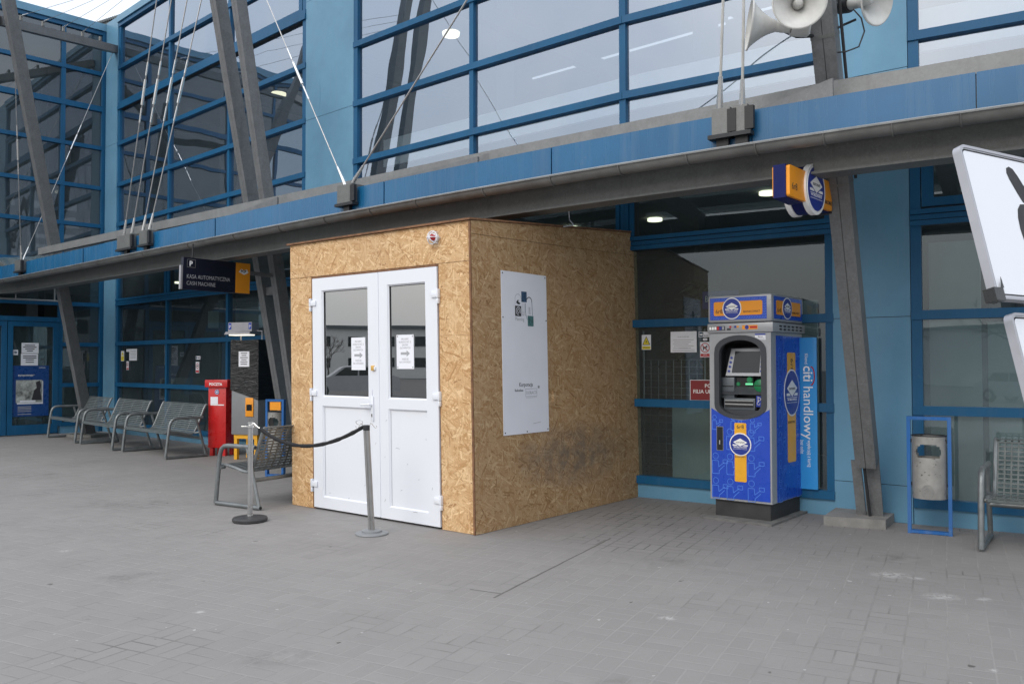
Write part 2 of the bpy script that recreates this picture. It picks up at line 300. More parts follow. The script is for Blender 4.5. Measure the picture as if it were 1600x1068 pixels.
# ------------------------------------------------------------------ mesh builder
def frame(o, ax, ay, az):
    m = Matrix.Identity(4)
    for i, v in enumerate((ax, ay, az)):
        for j in range(3): m[j][i] = v[j]
    for j in range(3): m[j][3] = o[j]
    return m
def curve_mesh(cu):
    o = D.objects.new('tmp', cu); dg = bpy.context.evaluated_depsgraph_get()
    me = bpy.data.meshes.new_from_object(o, depsgraph=dg)
    vs = [v.co.copy() for v in me.vertices]; fs = [tuple(p.vertices) for p in me.polygons]
    D.objects.remove(o); D.curves.remove(cu); D.meshes.remove(me); return vs, fs
class MB:
    def __init__(s, T=None): s.T = T or Matrix.Identity(4); s.v = []; s.f = []; s.m = []; s.s = []; s.mats = []
    def mi(s, mat):
        if mat not in s.mats: s.mats.append(mat)
        return s.mats.index(mat)
    def add(s, vs, fs, mat, smooth=False):
        b = len(s.v); s.v += [s.T @ Vector(v) for v in vs]; k = s.mi(mat)
        for f in fs: s.f.append([b + i for i in f]); s.m.append(k); s.s.append(smooth)
        return s
    def box(s, a0, a1, b0, b1, c0, c1, mat):
        vs = [(a, b, c) for a in (a0, a1) for b in (b0, b1) for c in (c0, c1)]
        return s.add(vs, [(0, 1, 3, 2), (4, 6, 7, 5), (0, 4, 5, 1), (2, 3, 7, 6), (0, 2, 6, 4), (1, 5, 7, 3)], mat)
    def rbox(s, a0, a1, b0, b1, c0, c1, mat, r=.01):
        bm = bmesh.new(); bmesh.ops.create_cube(bm, size=1)
        for v in bm.verts: v.co = Vector(((a0 + a1) / 2 + v.co.x * (a1 - a0), (b0 + b1) / 2 + v.co.y * (b1 - b0), (c0 + c1) / 2 + v.co.z * (c1 - c0)))
        bmesh.ops.bevel(bm, geom=bm.edges[:], offset=r, segments=2, affect='EDGES', profile=.5)
        bm.verts.ensure_lookup_table()
        vs = [v.co.copy() for v in bm.verts]; fs = [[v.index for v in f.verts] for f in bm.faces]; bm.free()
        return s.add(vs, fs, mat, True)
    def beam(s, p, q, w, h, mat, up=(0, 0, 1)):
        p, q = Vector(p), Vector(q); d = (q - p).normalized(); x = d.cross(Vector(up)).normalized(); y = x.cross(d)
        vs = [e + x * (w / 2) * i + y * (h / 2) * j for e in (p, q) for i, j in ((-1, -1), (1, -1), (1, 1), (-1, 1))]
        return s.add(vs, [(3, 2, 1, 0), (4, 5, 6, 7), (0, 1, 5, 4), (1, 2, 6, 5), (2, 3, 7, 6), (3, 0, 4, 7)], mat)
    def tube(s, pts, r, mat, seg=8, cap=True):
        pts = [Vector(p) for p in pts]; n = len(pts); vs = []; fs = []
        t0 = (pts[1] - pts[0]).normalized(); nrm = t0.orthogonal().normalized()
        for i, p in enumerate(pts):
            t = ((pts[min(i + 1, n - 1)] - pts[i]).normalized() + (pts[i] - pts[max(i - 1, 0)]).normalized()).normalized()
            nrm = (nrm - t * nrm.dot(t)).normalized(); bn = t.cross(nrm)
            rr = r[i] if isinstance(r, (list, tuple)) else r
            for k in range(seg):
                a = 2 * math.pi * k / seg; vs.append(p + nrm * rr * math.cos(a) + bn * rr * math.sin(a))
        for i in range(n - 1):
            for k in range(seg): fs.append((i * seg + k, i * seg + (k + 1) % seg, (i + 1) * seg + (k + 1) % seg, (i + 1) * seg + k))
        if cap: fs += [tuple(reversed(range(seg))), tuple((n - 1) * seg + k for k in range(seg))]
        return s.add(vs, fs, mat, True)
    def lathe(s, prof, mat, seg=28, T=None, cap=True, arc=None):
        vs = []; fs = []
        for r, z in prof:
            for k in range(seg):
                a = 2 * math.pi * k / seg; p = Vector((r * math.cos(a), r * math.sin(a), z)); vs.append(T @ p if T else p)
        for i in range(len(prof) - 1):
            for k in range(seg): fs.append((i * seg + k, i * seg + (k + 1) % seg, (i + 1) * seg + (k + 1) % seg, (i + 1) * seg + k))
        if cap: fs += [tuple(reversed(range(seg))), tuple((len(prof) - 1) * seg + k for k in range(seg))]
        return s.add(vs, fs, mat, True)
    def poly(s, pts, c0, c1, mat, holes=()):
        cu = D.curves.new('c', 'CURVE'); cu.dimensions = '2D'; cu.fill_mode = 'BOTH'; cu.extrude = max(abs(c1 - c0) / 2, 1e-5)
        for lp in [pts, *holes]:
            sp = cu.splines.new('POLY'); sp.points.add(len(lp) - 1); sp.use_cyclic_u = True
            for i, q in enumerate(lp): sp.points[i].co = (q[0], q[1], 0, 1)
        vs, fs = curve_mesh(cu); c = (c0 + c1) / 2
        return s.add([(v.x, v.y, v.z + c) for v in vs], fs, mat)
    def disc(s, x, y, r, c0, c1, mat, ry=None, seg=32):
        ry = ry or r; return s.poly([(x + r * math.cos(2 * math.pi * i / seg), y + ry * math.sin(2 * math.pi * i / seg)) for i in range(seg)], c0, c1, mat)
    def stroke(s, pts, w, c, mat, closed=False):
        pts = [Vector((p[0], p[1])) for p in pts]; n = len(pts)
        for i in range(n if closed else n - 1):
            p, q = pts[i], pts[(i + 1) % n]; d = (q - p)
            if d.length < 1e-6: continue
            d.normalize(); e = Vector((-d.y, d.x)) * w / 2; d *= w / 2
            s.add([(*(p - d + e), c), (*(p - d - e), c), (*(q + d - e), c), (*(q + d + e), c)], [(0, 1, 2, 3)], mat)
        return s
    def text(s, body, x, y, size, c, mat, ax='LEFT', xs=1.0, rot=0, depth=.0006, bold=0):
        cu = D.curves.new('t', 'FONT'); cu.body = body; cu.size = size; cu.align_x = ax; cu.extrude = depth; cu.resolution_u = 2; cu.offset = bold
        vs, fs = curve_mesh(cu); ca, sa = math.cos(rot), math.sin(rot)
        return s.add([(x + (v.x * xs) * ca - v.y * sa, y + (v.x * xs) * sa + v.y * ca, v.z + c) for v in vs], fs, mat)
    def build(s, name, parent=None, label=None):
        me = D.meshes.new(name); me.from_pydata([tuple(v) for v in s.v], [], s.f)
        for m in s.mats: me.materials.append(m)
        me.polygons.foreach_set('material_index', s.m); me.polygons.foreach_set('use_smooth', s.s)
        me.validate(); bm = bmesh.new(); bm.from_mesh(me); bmesh.ops.recalc_face_normals(bm, faces=bm.faces[:]); bm.to_mesh(me); bm.free()
        if any(s.s):
            try: me.set_sharp_from_angle(angle=R(40))
            except Exception: pass
        o = D.objects.new(name, me); col.objects.link(o); o.parent = parent
        if label: o['label'] = label
        return o
def thing(name, label, cat, loc=(0, 0, 0), rz=0, group=None):
    o = D.objects.new(name, None); col.objects.link(o); o.empty_display_size = .2
    o.location = loc; o.rotation_euler = (0, 0, R(rz)); o['label'] = label; o['category'] = cat
    if group: o['group'] = group
    return o
def tag(o, label, cat, group=None):
    o['label'] = label; o['category'] = cat
    if group: o['group'] = group
    return o
def struct(o, label, kind='structure'): o['kind'] = kind; o['label'] = label; return o
def copy_tree(o, parent=None):
    c = o.copy(); col.objects.link(c); c.parent = parent
    for ch in list(o.children): copy_tree(ch, c)
    return c

# ------------------------------------------------------------------ ground
g = MB(); g.add([(-300, -300, 0), (300, -300, 0), (300, 300, 0), (-300, 300, 0)], [(0, 1, 2, 3)], M['paving'])
struct(g.build('pavement'), 'grey block paving of the forecourt')
g = MB(); g.add([(-300, -300, .004), (300, -300, .004), (300, -9, .004), (-15, -9, .004), (-15, 13, .004), (-24, 40, .004), (-300, 120, .004)], [(0, 1, 2, 3, 4, 5, 6)], M['asphalt'])
struct(g.build('road'), 'asphalt road beyond the forecourt')
g = MB()
g.poly([(-9.2, 19.5), (-14.5, 14.5), (-16, 26), (-4, 30), (14, 14), (7.2, 6.3), (3.75, 8.3), (-2.3, 13.3)], .006, .010, M['infloor'])
struct(g.build('interior_floor'), 'dark floor inside the terminal')

# ------------------------------------------------------------------ terminal building
V = [(-8.692, 18.761), (-3.319, 13.785), (-2.384, 12.935), (-.51, 11.288), (1.306, 9.754), (3.205, 8.445), (3.770, 8.010)]
HD = [-42.8, -42.3, -41.3, -40.2, -34.58, -37.6, -30.8]
LEN = [7.323, 1.264, 2.495, 2.377, 2.307, .713, 4.3]
CW = (-9.2275, 19.257)
def fr(i):
    h = R(HD[i]); return frame((*V[i], 0), (math.cos(h), math.sin(h), 0), (0, 0, 1), (math.sin(h), -math.cos(h), 0))
h = R(46); WT = frame((*CW, 0), (math.cos(h), math.sin(h), 0), (0, 0, 1), (math.sin(h), -math.cos(h), 0))
B = thing('terminal_building', 'blue framed glass terminal building with light blue cladding strips behind the canopy', 'building')
ROWS = [.2, 1.06, 1.95, 2.86, 3.73, 4.58, 5.46, 6.37, 7.21, 8.07, 9.03]
def hbar(T, a0, a1, z, th, dp=.07, strips=1):
    mb = MB(T)
    if strips == 1: mb.box(a0, a1, z - th / 2, z + th / 2, -.05, dp - .01, M['frame'])
    else:
        w = th / strips
        for k in range(strips): mb.box(a0, a1, z - th / 2 + k * w + .004, z - th / 2 + (k + 1) * w - .004, -.05, dp - .012 * (k % 2), M['frame'])
        mb.box(a0, a1, z - th / 2, z + th / 2, -.06, dp - .03, M['darkmetal'])
    mb.build('transom', B)
def vbar(T, a, z0, z1, w, dp=.06, strips=1):
    mb = MB(T)
    if strips == 1: mb.box(a - w / 2, a + w / 2, z0, z1, -.048, dp - .015, M['frame'])
    else:
        q = w / strips
        for k in range(strips): mb.box(a - w / 2 + k * q + .004, a - w / 2 + (k + 1) * q - .004, z0, z1, -.048, dp - .01 * (k % 2), M['frame'])
        mb.box(a - w / 2, a + w / 2, z0, z1, -.058, dp - .035, M['darkmetal'])
    mb.build('mullion', B)
def bay(T, edges_lo, edges_hi, a0, a1, strip_hi=False, low='g_low', dbl=()):
    mb = MB(T); mb.box(a0, a1, 0, .16, -.06, .035, M['pilaster']); mb.build('plinth', B)
    mb = MB(T); mb.box(a0, a1, 9.075, 9.22, -.2, .10, M['pilaster']); mb.build('coping', B)
    for z in ROWS:
        s, th = 1, .085
        if abs(z - 2.86) < .01: s, th = 3, .16
        if z in dbl: s, th = 2, .17
        hbar(T, a0, a1, z, th, .075, s)
    def panes(edges, zs):
        for x0, x1 in zip(edges, edges[1:]):
            for z0, z1 in zip(zs, zs[1:]):
                mb = MB(T); c = random.uniform(-.004, .004); c2 = c + random.uniform(-.003, .003); c3 = c + random.uniform(-.003, .003)
                mm = M['g_up'] if z0 > 3.6 else (M['g_frost'] if low == 'g_frost' and z0 < 1.5 else M['g_low'])
                mb.add([(x0, z0, c), (x1, z0, c2), (x1, z1, c3), (x0, z1, c3 + c - c2)], [(0, 1, 2, 3)], mm)
                mb.build('window', B)
    panes([a0] + edges_lo + [a1], ROWS[:4]); panes([a0] + edges_hi + [a1], ROWS[3:])
def jamb(T, a, w=.075, z0=0.16): vbar(T, a, z0, 9.05, w, .062)
# left bay
T = fr(0); bay(T, [2.41, 4.82], [2.45, 4.84], 0, 7.32, dbl=(7.21,))
jamb(T, .05, .10); jamb(T, 7.27, .10)
for a in (2.41, 4.82): vbar(T, a, .24, 2.78, .075)
vbar(T, 2.43, 2.94, 3.7, .22, .06, 2); vbar(T, 2.45, 3.77, 9.0, .075); vbar(T, 4.83, 2.94, 9.0, .075)
mb = MB(T)      # opening sash with a heavier frame near the cladding
for b0, b1 in ((7.25, 7.34), (7.95, 8.03)): mb.box(4.95, 7.2, b0, b1, -.03, .045, M['frame'])
mb.box(7.10, 7.2, 7.3, 7.99, -.03, .046, M['frame']); mb.build('sash_frame', B)
# middle bays
T = fr(2); bay(T, [], [], 0, 2.50, dbl=()); jamb(T, .045, .09)
vbar(T, 2.495, 2.94, 9.0, .075); vbar(T, 2.495, .24, 2.78, .075)
T = fr(3); bay(T, [], [], 0, 2.38); vbar(T, 2.375, 3.77, 9.0, .085); vbar(T, 2.40, 2.94, 3.69, .24, .06, 4); vbar(T, 2.40, .24, 2.78, .10)
T = fr(4); bay(T, [], [], 0, 2.307); jamb(T, 2.268, .075)
# right bay
T = fr(6); bay(T, [2.4], [2.4], 0, 4.3, low='g_frost'); jamb(T, .045, .09)
vbar(T, 2.4, .24, 2.78, .08); vbar(T, 2.4, 2.94, 9.0, .08)
mb = MB(T)
for a0, a1 in ((.10, .20), (2.24, 2.34)): mb.box(a0, a1, 2.96, 3.66, -.03, .046, M['frame'])
mb.box(.2, 2.24, 2.96, 3.04, -.03, .045, M['frame']); mb.box(.2, 2.24, 3.58, 3.66, -.03, .045, M['frame']); mb.build('sash_frame', B)
# cladding strips
def clad(T, a0, a1, seams, out=.05):
    mb = MB(T); zs = [0] + seams + [9.23]
    for z0, z1 in zip(zs, zs[1:]): mb.box(a0, a1, z0 + .003, z1 - .003, -.1, out, M['pilaster'])
    mb.box(a0 + .01, a1 - .01, 0, 9.2, -.12, out - .008, M['darkmetal']); mb.build('cladding_strip', B)
clad(fr(0), -.62, -.0, [.35, 3.9, 6.4], .07)
clad(fr(1), .0, 1.264, [.35, 2.9, 5.45, 7.4])
clad(fr(5), .0, .713, [.35, 1.94, 4.3, 6.9])
# wing
T = WT
mb = MB(T); mb.box(-.93, 0, 0, .16, -.06, .035, M['pilaster']); mb.box(-7, -2.9, 0, .16, -.06, .035, M['pilaster']); mb.build('plinth', B)
mb = MB(T); mb.box(-7, .1, 9.05, 9.21, -.2, .10, M['pilaster']); mb.build('coping', B)
wr = [.2, 1.05, 1.94, 2.83, 3.75, 4.61, 5.47, 6.38, 7.27, 8.07, 9.0]
for z in wr:
    if z < 2.5:
        hbar(T, -.93, -.05, z, .085, .07); hbar(T, -7, -2.98, z, .085, .07)
    else: hbar(T, -7, -.05, z, .085 if z < 7 or z > 7.5 else .12, .07)
hbar(T, -2.95, -.95, 2.47, .10, .08)
for a in (-4.4, -3.0, -.94): vbar(T, a, .16, 9.0, .085, .065)
for z0, z1 in zip(wr, wr[1:]):
    for a0, a1 in ((-7, -4.4), (-4.4, -3.0), (-3.0, -.94), (-.94, 0)):
        if a0 == -3.0 and z0 < 2.5: continue
        mb = MB(T); c = random.uniform(-.004, .004)
        mb.add([(a0, z0, c), (a1, z0, -c), (a1, z1, c), (a0, z1, c * 2)], [(0, 1, 2, 3)], M['g_wing'] if z0 > 3.6 else M['g_low']); mb.build('window', B)
mb = MB(T); mb.box(-.13, -.0, 0, 9.05, -.05, .075, M['frame']); mb.build('mullion', B)
# glazed doors of the wing
for a0, a1, lab in ((-1.97, -.985, 'glazed blue door leaf with a poster'), (-2.95, -1.985, 'glazed blue door leaf at the left frame edge')):
    d = MB(T)
    d.box(a0, a0 + .10, .02, 2.41, -.02, .06, M['frame']); d.box(a1 - .10, a1, .02, 2.41, -.02, .06, M['frame'])
    d.box(a0 + .1, a1 - .1, .02, .22, -.018, .058, M['frame']); d.box(a0 + .1, a1 - .1, 2.31, 2.41, -.018, .058, M['frame'])
    d = d.build('door', B, lab)
    gl = MB(T); gl.box(a0 + .1, a1 - .1, .22, 2.31, .01, .02, M['g_low']); gl.build('pane', d)
    if a0 > -1.98:
        pt = MB(T)
        pt.box(-1.86, -1.16, .40, 1.475, .024, .028, M['poster'])
        pt.box(-1.775, -1.275, .66, 1.15, .029, .031, M['paper']); pt.box(-1.80, -1.29, .69, 1.17, .032, .034, M['photo'])
        pt.poly([(-1.5, .74), (-1.45, .95), (-1.40, 1.0), (-1.42, 1.12), (-1.34, 1.16), (-1.31, 1.05), (-1.33, .95), (-1.30, .74)], .035, .037, M['ink'])
        pt.box(-1.72, -1.42, .70, .74, .035, .037, M['paper'])
        for k, z in enumerate((1.27, .60, .57, .54, .50, .44)): pt.box(-1.76, -1.76 + (.26 if k else .32), z, z + .015, .029, .030, M['inkgrey'])
        pt.text('Europa Direkt', -1.76, 1.25, .05, .031, M['white_ink']); pt.text('airlines', -1.36, 1.42, .045, .031, M['white_ink'])
        pt.build('poster', d)
        pp = MB(T)
        pp.box(-1.70, -1.37, 1.74, 1.96, .024, .027, M['paper']); pp.box(-1.71, -1.38, 1.48, 1.73, .024, .027, M['paper'])
        for k, z in enumerate((1.90, 1.86, 1.82, 1.78, 1.67, 1.63, 1.59, 1.54)):
            w = (.10, .13, .09, .06, .13, .13, .08, .08)[k]; pp.box(-1.54 - w, -1.54 + w, z, z + .018, .028, .029, M['ink'])
        pp.build('paper_notice', d)
        ar = MB(T); ar.box(-1.865, -1.765, 1.70, 1.81, .024, .027, M['paper']); ar.box(-1.85, -1.81, 1.745, 1.765, .028, .029, M['inkblue'])
        ar.poly([(-1.815, 1.725), (-1.815, 1.785), (-1.78, 1.755)], .028, .029, M['inkblue']); ar.build('arrow_sticker', d)
mb = MB(T); mb.tube([(-6.9, 2.86, .30), (-.9, 2.86, .30)], .02, M['lip']); mb.tube([(-1.15, 2.86, .3), (-1.15, 3.3, .3)], .018, M['lip']); mb.tube([(-1.9, 2.86, .3), (-1.9, 3.3, .3)], .012, M['lip']); mb.build('hanging_rail', B)
# inside: slabs, back walls, lamps, columns, beams
INN = [(-14.2, 14.35), (-9.35, 19.42), (-8.62, 18.88), (-3.24, 13.88), (-2.30, 13.03), (-.43, 11.38), (1.38, 9.85), (3.28, 8.55), (3.84, 8.12), (7.40, 6.02)]
back = [(14, 13), (8, 18), (-1, 26), (-9, 33), (-22, 22)]
mb = MB(); mb.poly(INN + back, 3.48, 3.72, M['inceil']); mb.build('floor_slab', B)
mb = MB(); mb.poly(INN + back, 9.0, 9.15, M['inceil']); mb.build('roof', B)
def wallline(ps, z0, z1, th, mat, name):
    mb = MB()
    for p, q in zip(ps, ps[1:]): mb.beam((p[0], p[1], (z0 + z1) / 2), (q[0], q[1], (z0 + z1) / 2), th, z1 - z0, mat)
    return mb.build(name, B)
wallline([(7.2, 11.5), (3.5, 15.5), (.3, 18.2), (-4.2, 22.6), (-9, 27.5)], .02, 3.47, .2, M['indark'], 'interior_wall')
wallline([(9, 13), (4.5, 17.5), (0, 21.5), (-5, 26), (-10, 31)], 3.73, 8.99, .2, M['inmid'], 'interior_wall')
wallline([(-9, 27.5), (-13.5, 23.5), (-19, 18)], .02, 8.99, .2, M['indark'], 'interior_wall')
wallline([(-1.98, 13.20), (-.15, 11.62), (1.55, 10.16), (3.42, 8.88)], 4.56, 4.98, .06, M['inwhite'], 'interior_parapet')
wallline([(4.0, 8.35), (7.3, 6.4)], 4.56, 4.98, .06, M['inwhite'], 'interior_parapet')
wallline([(-8.6, 22.5), (-5.2, 19.0), (-2.1, 16.5)], 4.3, 4.9, .3, M['inwhite'], 'interior_parapet')
for k, (x, y) in enumerate([(-6.3, 18.8), (-3.2, 16.0), (-.1, 13.6), (2.6, 11.3), (5.4, 9.5), (-11.5, 20.5)]):
    mb = MB(); mb.box(x - .14, x + .14, y - .14, y + .14, .012, 8.98, M['inmid']); mb.build('interior_column', B)
mb = MB()
for (x, y) in [(-1.02, 14.2), (2.2, 11.7), (-4.8, 17.4), (5, 9.6)]: mb.lathe([(.14, 7.02), (.15, 7.08)], M['ceilw'], T=Matrix.Translation((x, y, 0)))
for a, b in (((-.2, 15), (2.6, 12.6)), ((.4, 16), (3.4, 13.4)), ((3.1, 12.0), (5.0, 10.6)), ((3.4, 13.2), (5.6, 11.6)), ((-6, 20), (-3.2, 17.6))): mb.beam((*a, 6.9), (*b, 6.9), .03, .03, M['strip'])
mb.build('ceiling_lamp', B)
mb = MB()
for px in ((1.95, 11.55), (2.95, 9.75), (.85, 12.25), (4.1, 10.2), (-3.9, 15.6), (-8, 20.4)): mb.lathe([(.10, 3.44), (.10, 3.475)], M['ceilw'], T=Matrix.Translation((*px, 0)))
mb.build('downlight', B)
for y in (0,):
    mb = MB()
    for k in range(7): mb.beam((-4 + k * 2.2, 21.5 - k * 1.9, 6.6), (-7.5 + k * 2.2, 17.6 - k * 1.95, 6.6), .16, .25, M['inmid'])
    mb.build('roof_beam', B)
Tp = fr(4); mb = MB(Tp); mb.box(.30, .78, .02, 1.02, -1.0, -.6, M['inpale']); mb.box(.98, 1.9, .02, 2.2, -.95, -.9, M['inpale']); mb.build('interior_partition', B)
Tp = fr(6); mb = MB(Tp); mb.box(.1, .55, .02, 2.7, -.7, -.6, M['inpale']); mb.box(.6, 4.2, .02, 1.9, -.9, -.8, M['inpale']); mb.build('interior_partition', B)
Tp = fr(0); mb = MB(Tp); mb.box(2.7, 3.6, .02, 1.75, -1.3, -1.2, M['inpale']); mb.box(4.0, 4.7, .02, 1.45, -1.2, -.8, M['inpale']); mb.box(.4, 1.3, .02, 1.2, -1.4, -1.0, M['inmid']); mb.box(.2, 7.0, 2.35, 2.75, -2.2, -2.0, M['inpale']); mb.build('interior_partition', B)
# pinkish block with corrugated roof edge behind the wing
P = thing('rooftop_block', 'pinkish rendered block with a corrugated roof edge rising behind the glass wing', 'building', (-16.4, 33, 0), -30)
mb = MB(); mb.box(0, 14, 0, 9, 0, 14.55, M['pink']); mb.build('wall', P)
mb = MB()
for k in range(110): mb.tube([(k * .13, -.15, 14.72), (k * .13, 9.2, 14.72)], .065, M['roofm'], 6)
mb.box(0, 14.2, -.1, 9.2, 14.56, 14.70, M['roofm']); mb.build('roof', P)

# writing and notices on the glass right of the booth
T4 = fr(4)
def sticker(T, name, fn, label, cat):
    mb = MB(T); fn(mb); return tag(mb.build(name), label, cat)
def f_warn(mb):
    mb.box(.208, .321, 1.656, 1.824, .012, .015, M['paper']); mb.box(.214, .315, 1.662, 1.695, .016, .0165, M['brightyel'])
    mb.poly([(.215, 1.71), (.313, 1.71), (.264, 1.81)], .016, .0165, M['ink']); mb.poly([(.226, 1.716), (.302, 1.716), (.264, 1.797)], .017, .0175, M['brightyel'])
    mb.poly([(.25, 1.735), (.262, 1.742), (.258, 1.765), (.272, 1.752), (.266, 1.745), (.280, 1.735)], .018, .0185, M['ink'])
    mb.text('UWAGA', .2645, 1.671, .022, .0172, M['ink'], 'CENTER')
sticker(T4, 'warning_sticker', f_warn, 'small white and yellow triangle warning sticker on the glass beside the chipboard booth', 'sticker')
def f_pap(mb):
    mb.box(.559, .864, 1.622, 1.852, .012, .015, M['paper'])
    mb.text('OGŁOSZENIE', .71, 1.785, .022, .0155, M['inkgrey'], 'CENTER')
    for k in range(5): mb.box(.59 + .01 * (k % 2), .83 - .03 * (k % 3), 1.755 - .022 * k, 1.760 - .022 * k, .0155, .016, M['inkgrey'])
    mb.box(.66, .76, 1.665, 1.67, .0155, .016, M['inkgrey'])
    for k in range(2): mb.box(.58, .845, 1.650 - .014 * k, 1.654 - .014 * k, .0155, .016, M['inkgrey'])
sticker(T4, 'paper_notice', f_pap, 'white paper notice taped to the glass between the warning sticker and the cash machine', 'notice')
def f_cam(mb):
    mb.box(.888, 1.16, 1.785, 1.844, .012, .015, M['paper']); mb.box(.895, .94, 1.79, 1.838, .0155, .016, M['inkblue'])
    mb.poly([(.90, 1.805), (.92, 1.805), (.932, 1.798), (.932, 1.828), (.92, 1.82), (.90, 1.82)], .0165, .017, M['white_ink'])
    mb.text('OBIEKT', .99, 1.818, .018, .0155, M['ink']); mb.text('MONITOROWANY', .95, 1.795, .017, .0155, M['ink'], bold=.0003)
    mb.box(.935, .985, 1.748, 1.772, .012, .015, M['paper'])
sticker(T4, 'camera_sticker', f_cam, 'white and blue camera surveillance sticker above the no dogs sign', 'sticker')
def f_dog(mb):
    mb.rbox(.902, 1.019, 1.566, 1.733, .012, .015, M['paper'], .001); mb.box(.908, 1.013, 1.572, 1.605, .016, .0165, M['signred'])
    mb.text('ZAKAZ', .96, 1.590, .013, .017, M['white_ink'], 'CENTER'); mb.text('WPROWADZANIA PSÓW', .96, 1.577, .008, .017, M['white_ink'], 'CENTER')
    c = (.96, 1.670); mb.stroke([(c[0] + .048 * math.cos(a * .2618), c[1] + .048 * math.sin(a * .2618)) for a in range(24)], .008, .0165, M['signred'], True)
    mb.poly([(.935, 1.64), (.943, 1.64), (.946, 1.66), (.966, 1.66), (.968, 1.64), (.976, 1.64), (.976, 1.672), (.985, 1.678), (.987, 1.69), (.972, 1.694), (.966, 1.68), (.942, 1.677), (.934, 1.69), (.930, 1.687), (.937, 1.67)], .0168, .0172, M['ink'])
    mb.stroke([(.927, 1.704), (.993, 1.636)], .007, .0178, M['signred'])
sticker(T4, 'no_dogs_sign', f_dog, 'white no dogs sign with a red base on the glass left of the cash machine', 'sign')
def f_red(mb):
    mb.box(.786, 1.55, 1.099, 1.323, .012, .020, M['paper']); mb.box(.792, 1.544, 1.105, 1.317, .0205, .022, M['maroon'])
    mb.text('POCZTA POLSKA', .955, 1.24, .058, .0225, M['white_ink'], bold=.0006); mb.text('FILIA URZĘDU', .822, 1.178, .058, .0225, M['white_ink'], bold=.0006)
sticker(T4, 'post_office_board', f_red, 'dark red post office board reading PO and FILIA URZ, half hidden by the cash machine', 'sign')
T0 = fr(0)
def f_ls(mb):
    mb.box(.20, .36, 1.57, 1.79, .012, .015, M['paper']); mb.box(.21, .35, 1.58, 1.68, .0155, .016, M['brightyel']); mb.poly([(.215, 1.70), (.345, 1.70), (.28, 1.78)], .0155, .016, M['brightyel'])
sticker(T0, 'warning_sticker', f_ls, 'tiny yellow warning sticker on the glass next to the corner cladding above the benches', 'sticker')
def f_ln(mb):
    mb.box(.62, 1.0, 1.58, 1.83, .012, .015, M['paper']); mb.box(.47, .62, 1.77, 1.83, .012, .015, M['paper'])
    for k in range(6): mb.box(.67, .94, 1.78 - .03 * k, 1.787 - .03 * k, .0155, .016, M['inkgrey'])
sticker(T0, 'paper_notice', f_ln, 'white paper notice on the dark glass above the leftmost bench', 'notice')
def f_dog2(x, z, s):
    def f(mb):
        mb.box(x, x + .16 * s, z, z + .25 * s, .012, .015, M['paper']); mb.box(x + .01, x + .15 * s, z + .01, z + .06 * s, .0155, .016, M['signred'])
        mb.stroke([(x + .08 * s + .055 * s * math.cos(a * .5236), z + .155 * s + .055 * s * math.sin(a * .5236)) for a in range(12)], .014, .0155, M['signred'], True)
        mb.box(x + .05 * s, x + .11 * s, z + .14 * s, z + .17 * s, .0155, .016, M['ink'])
    return f
sticker(T0, 'no_dogs_sign', f_dog2(.48, 1.38, .75), 'tiny red and white no dogs sign below the paper notice above the leftmost bench', 'sign')
sticker(T0, 'no_dogs_sign', f_dog2(3.6, 1.335, .85), 'tiny red and white no dogs sign on the glass above the red letter box', 'sign')
def f_s3(mb): mb.box(3.6, 3.78, 1.59, 1.655, .012, .015, M['paper']); mb.box(3.61, 3.65, 1.60, 1.645, .0155, .016, M['inkblue']); mb.box(3.67, 3.76, 1.615, 1.63, .0155, .016, M['ink'])
sticker(T0, 'camera_sticker', f_s3, 'tiny white camera sticker above the no dogs sign over the letter box', 'sticker')
# inside, behind the glass beside the cash machine
t = thing('wire_display_rack', 'wire grid display rack standing behind the glass beside the chipboard booth', 'rack')
mb = MB(frame((1.60, 10.35, 0), (.797, -.604, 0), (0, 0, 1), (-.604, -.797, 0)))
for k in range(9): mb.tube([(k * .1, .3, 0), (k * .1, 1.55, 0)], .004, M['cable'], 5)
for k in range(16): mb.tube([(0, .3 + k * .083, 0), (.8, .3 + k * .083, 0)], .004, M['cable'], 5)
for a in (0, .8): mb.tube([(a, .01, 0), (a, 1.9, 0)], .011, M['cable'], 6)
mb.build('wire_grid', t)
t = thing('potted_plant', 'leafy green potted plant in the dark behind the glass left of the cash machine', 'plant', (2.35, 10.6, 0))
mb = MB(); mb.lathe([(.16, .02), (.2, .4), (.21, .42), (.18, .42)], M['darkmetal']); mb.build('pot', t)
mb = MB(); mb.tube([(0, 0, .3), (.03, 0, 1.2), (-.02, .02, 2.1)], .015, M['wood'], 6); mb.build('stem', t)
mb = MB()
for k in range(260):
    z = random.uniform(1.2, 2.5); r = .55 * math.sin((z - 1.0) / 1.7 * math.pi) + .05; a = random.uniform(0, 6.28); q = random.uniform(.2, 1) * r
    c = Vector((q * math.cos(a), q * math.sin(a), z)); d = Vector((math.cos(a), math.sin(a), random.uniform(-.7, .5))).normalized() * .09; w = d.cross(Vector((0, 0, 1))).normalized() * .035
    mb.add([c - d, c + w, c + d, c - w], [(0, 1, 2, 3)], M['leaf'])
mb.build('foliage', t)
mb = MB(frame((2.2, 9.75, 0), (.797, -.604, 0), (0, 0, 1), (-.604, -.797, 0)))
mb.box(0, .42, 2.12, 2.32, 0, .03, M['atmnavy']); mb.text('Bilety', .03, 2.2, .10, .032, M['white_ink'], xs=.8); mb.poly([(.30, 2.14), (.38, 2.14), (.35, 2.19)], .032, .034, M['white_ink'])
tag(mb.build('ticket_sign'), 'blue hanging sign reading Bilety seen through the glass above the cash machine', 'sign')

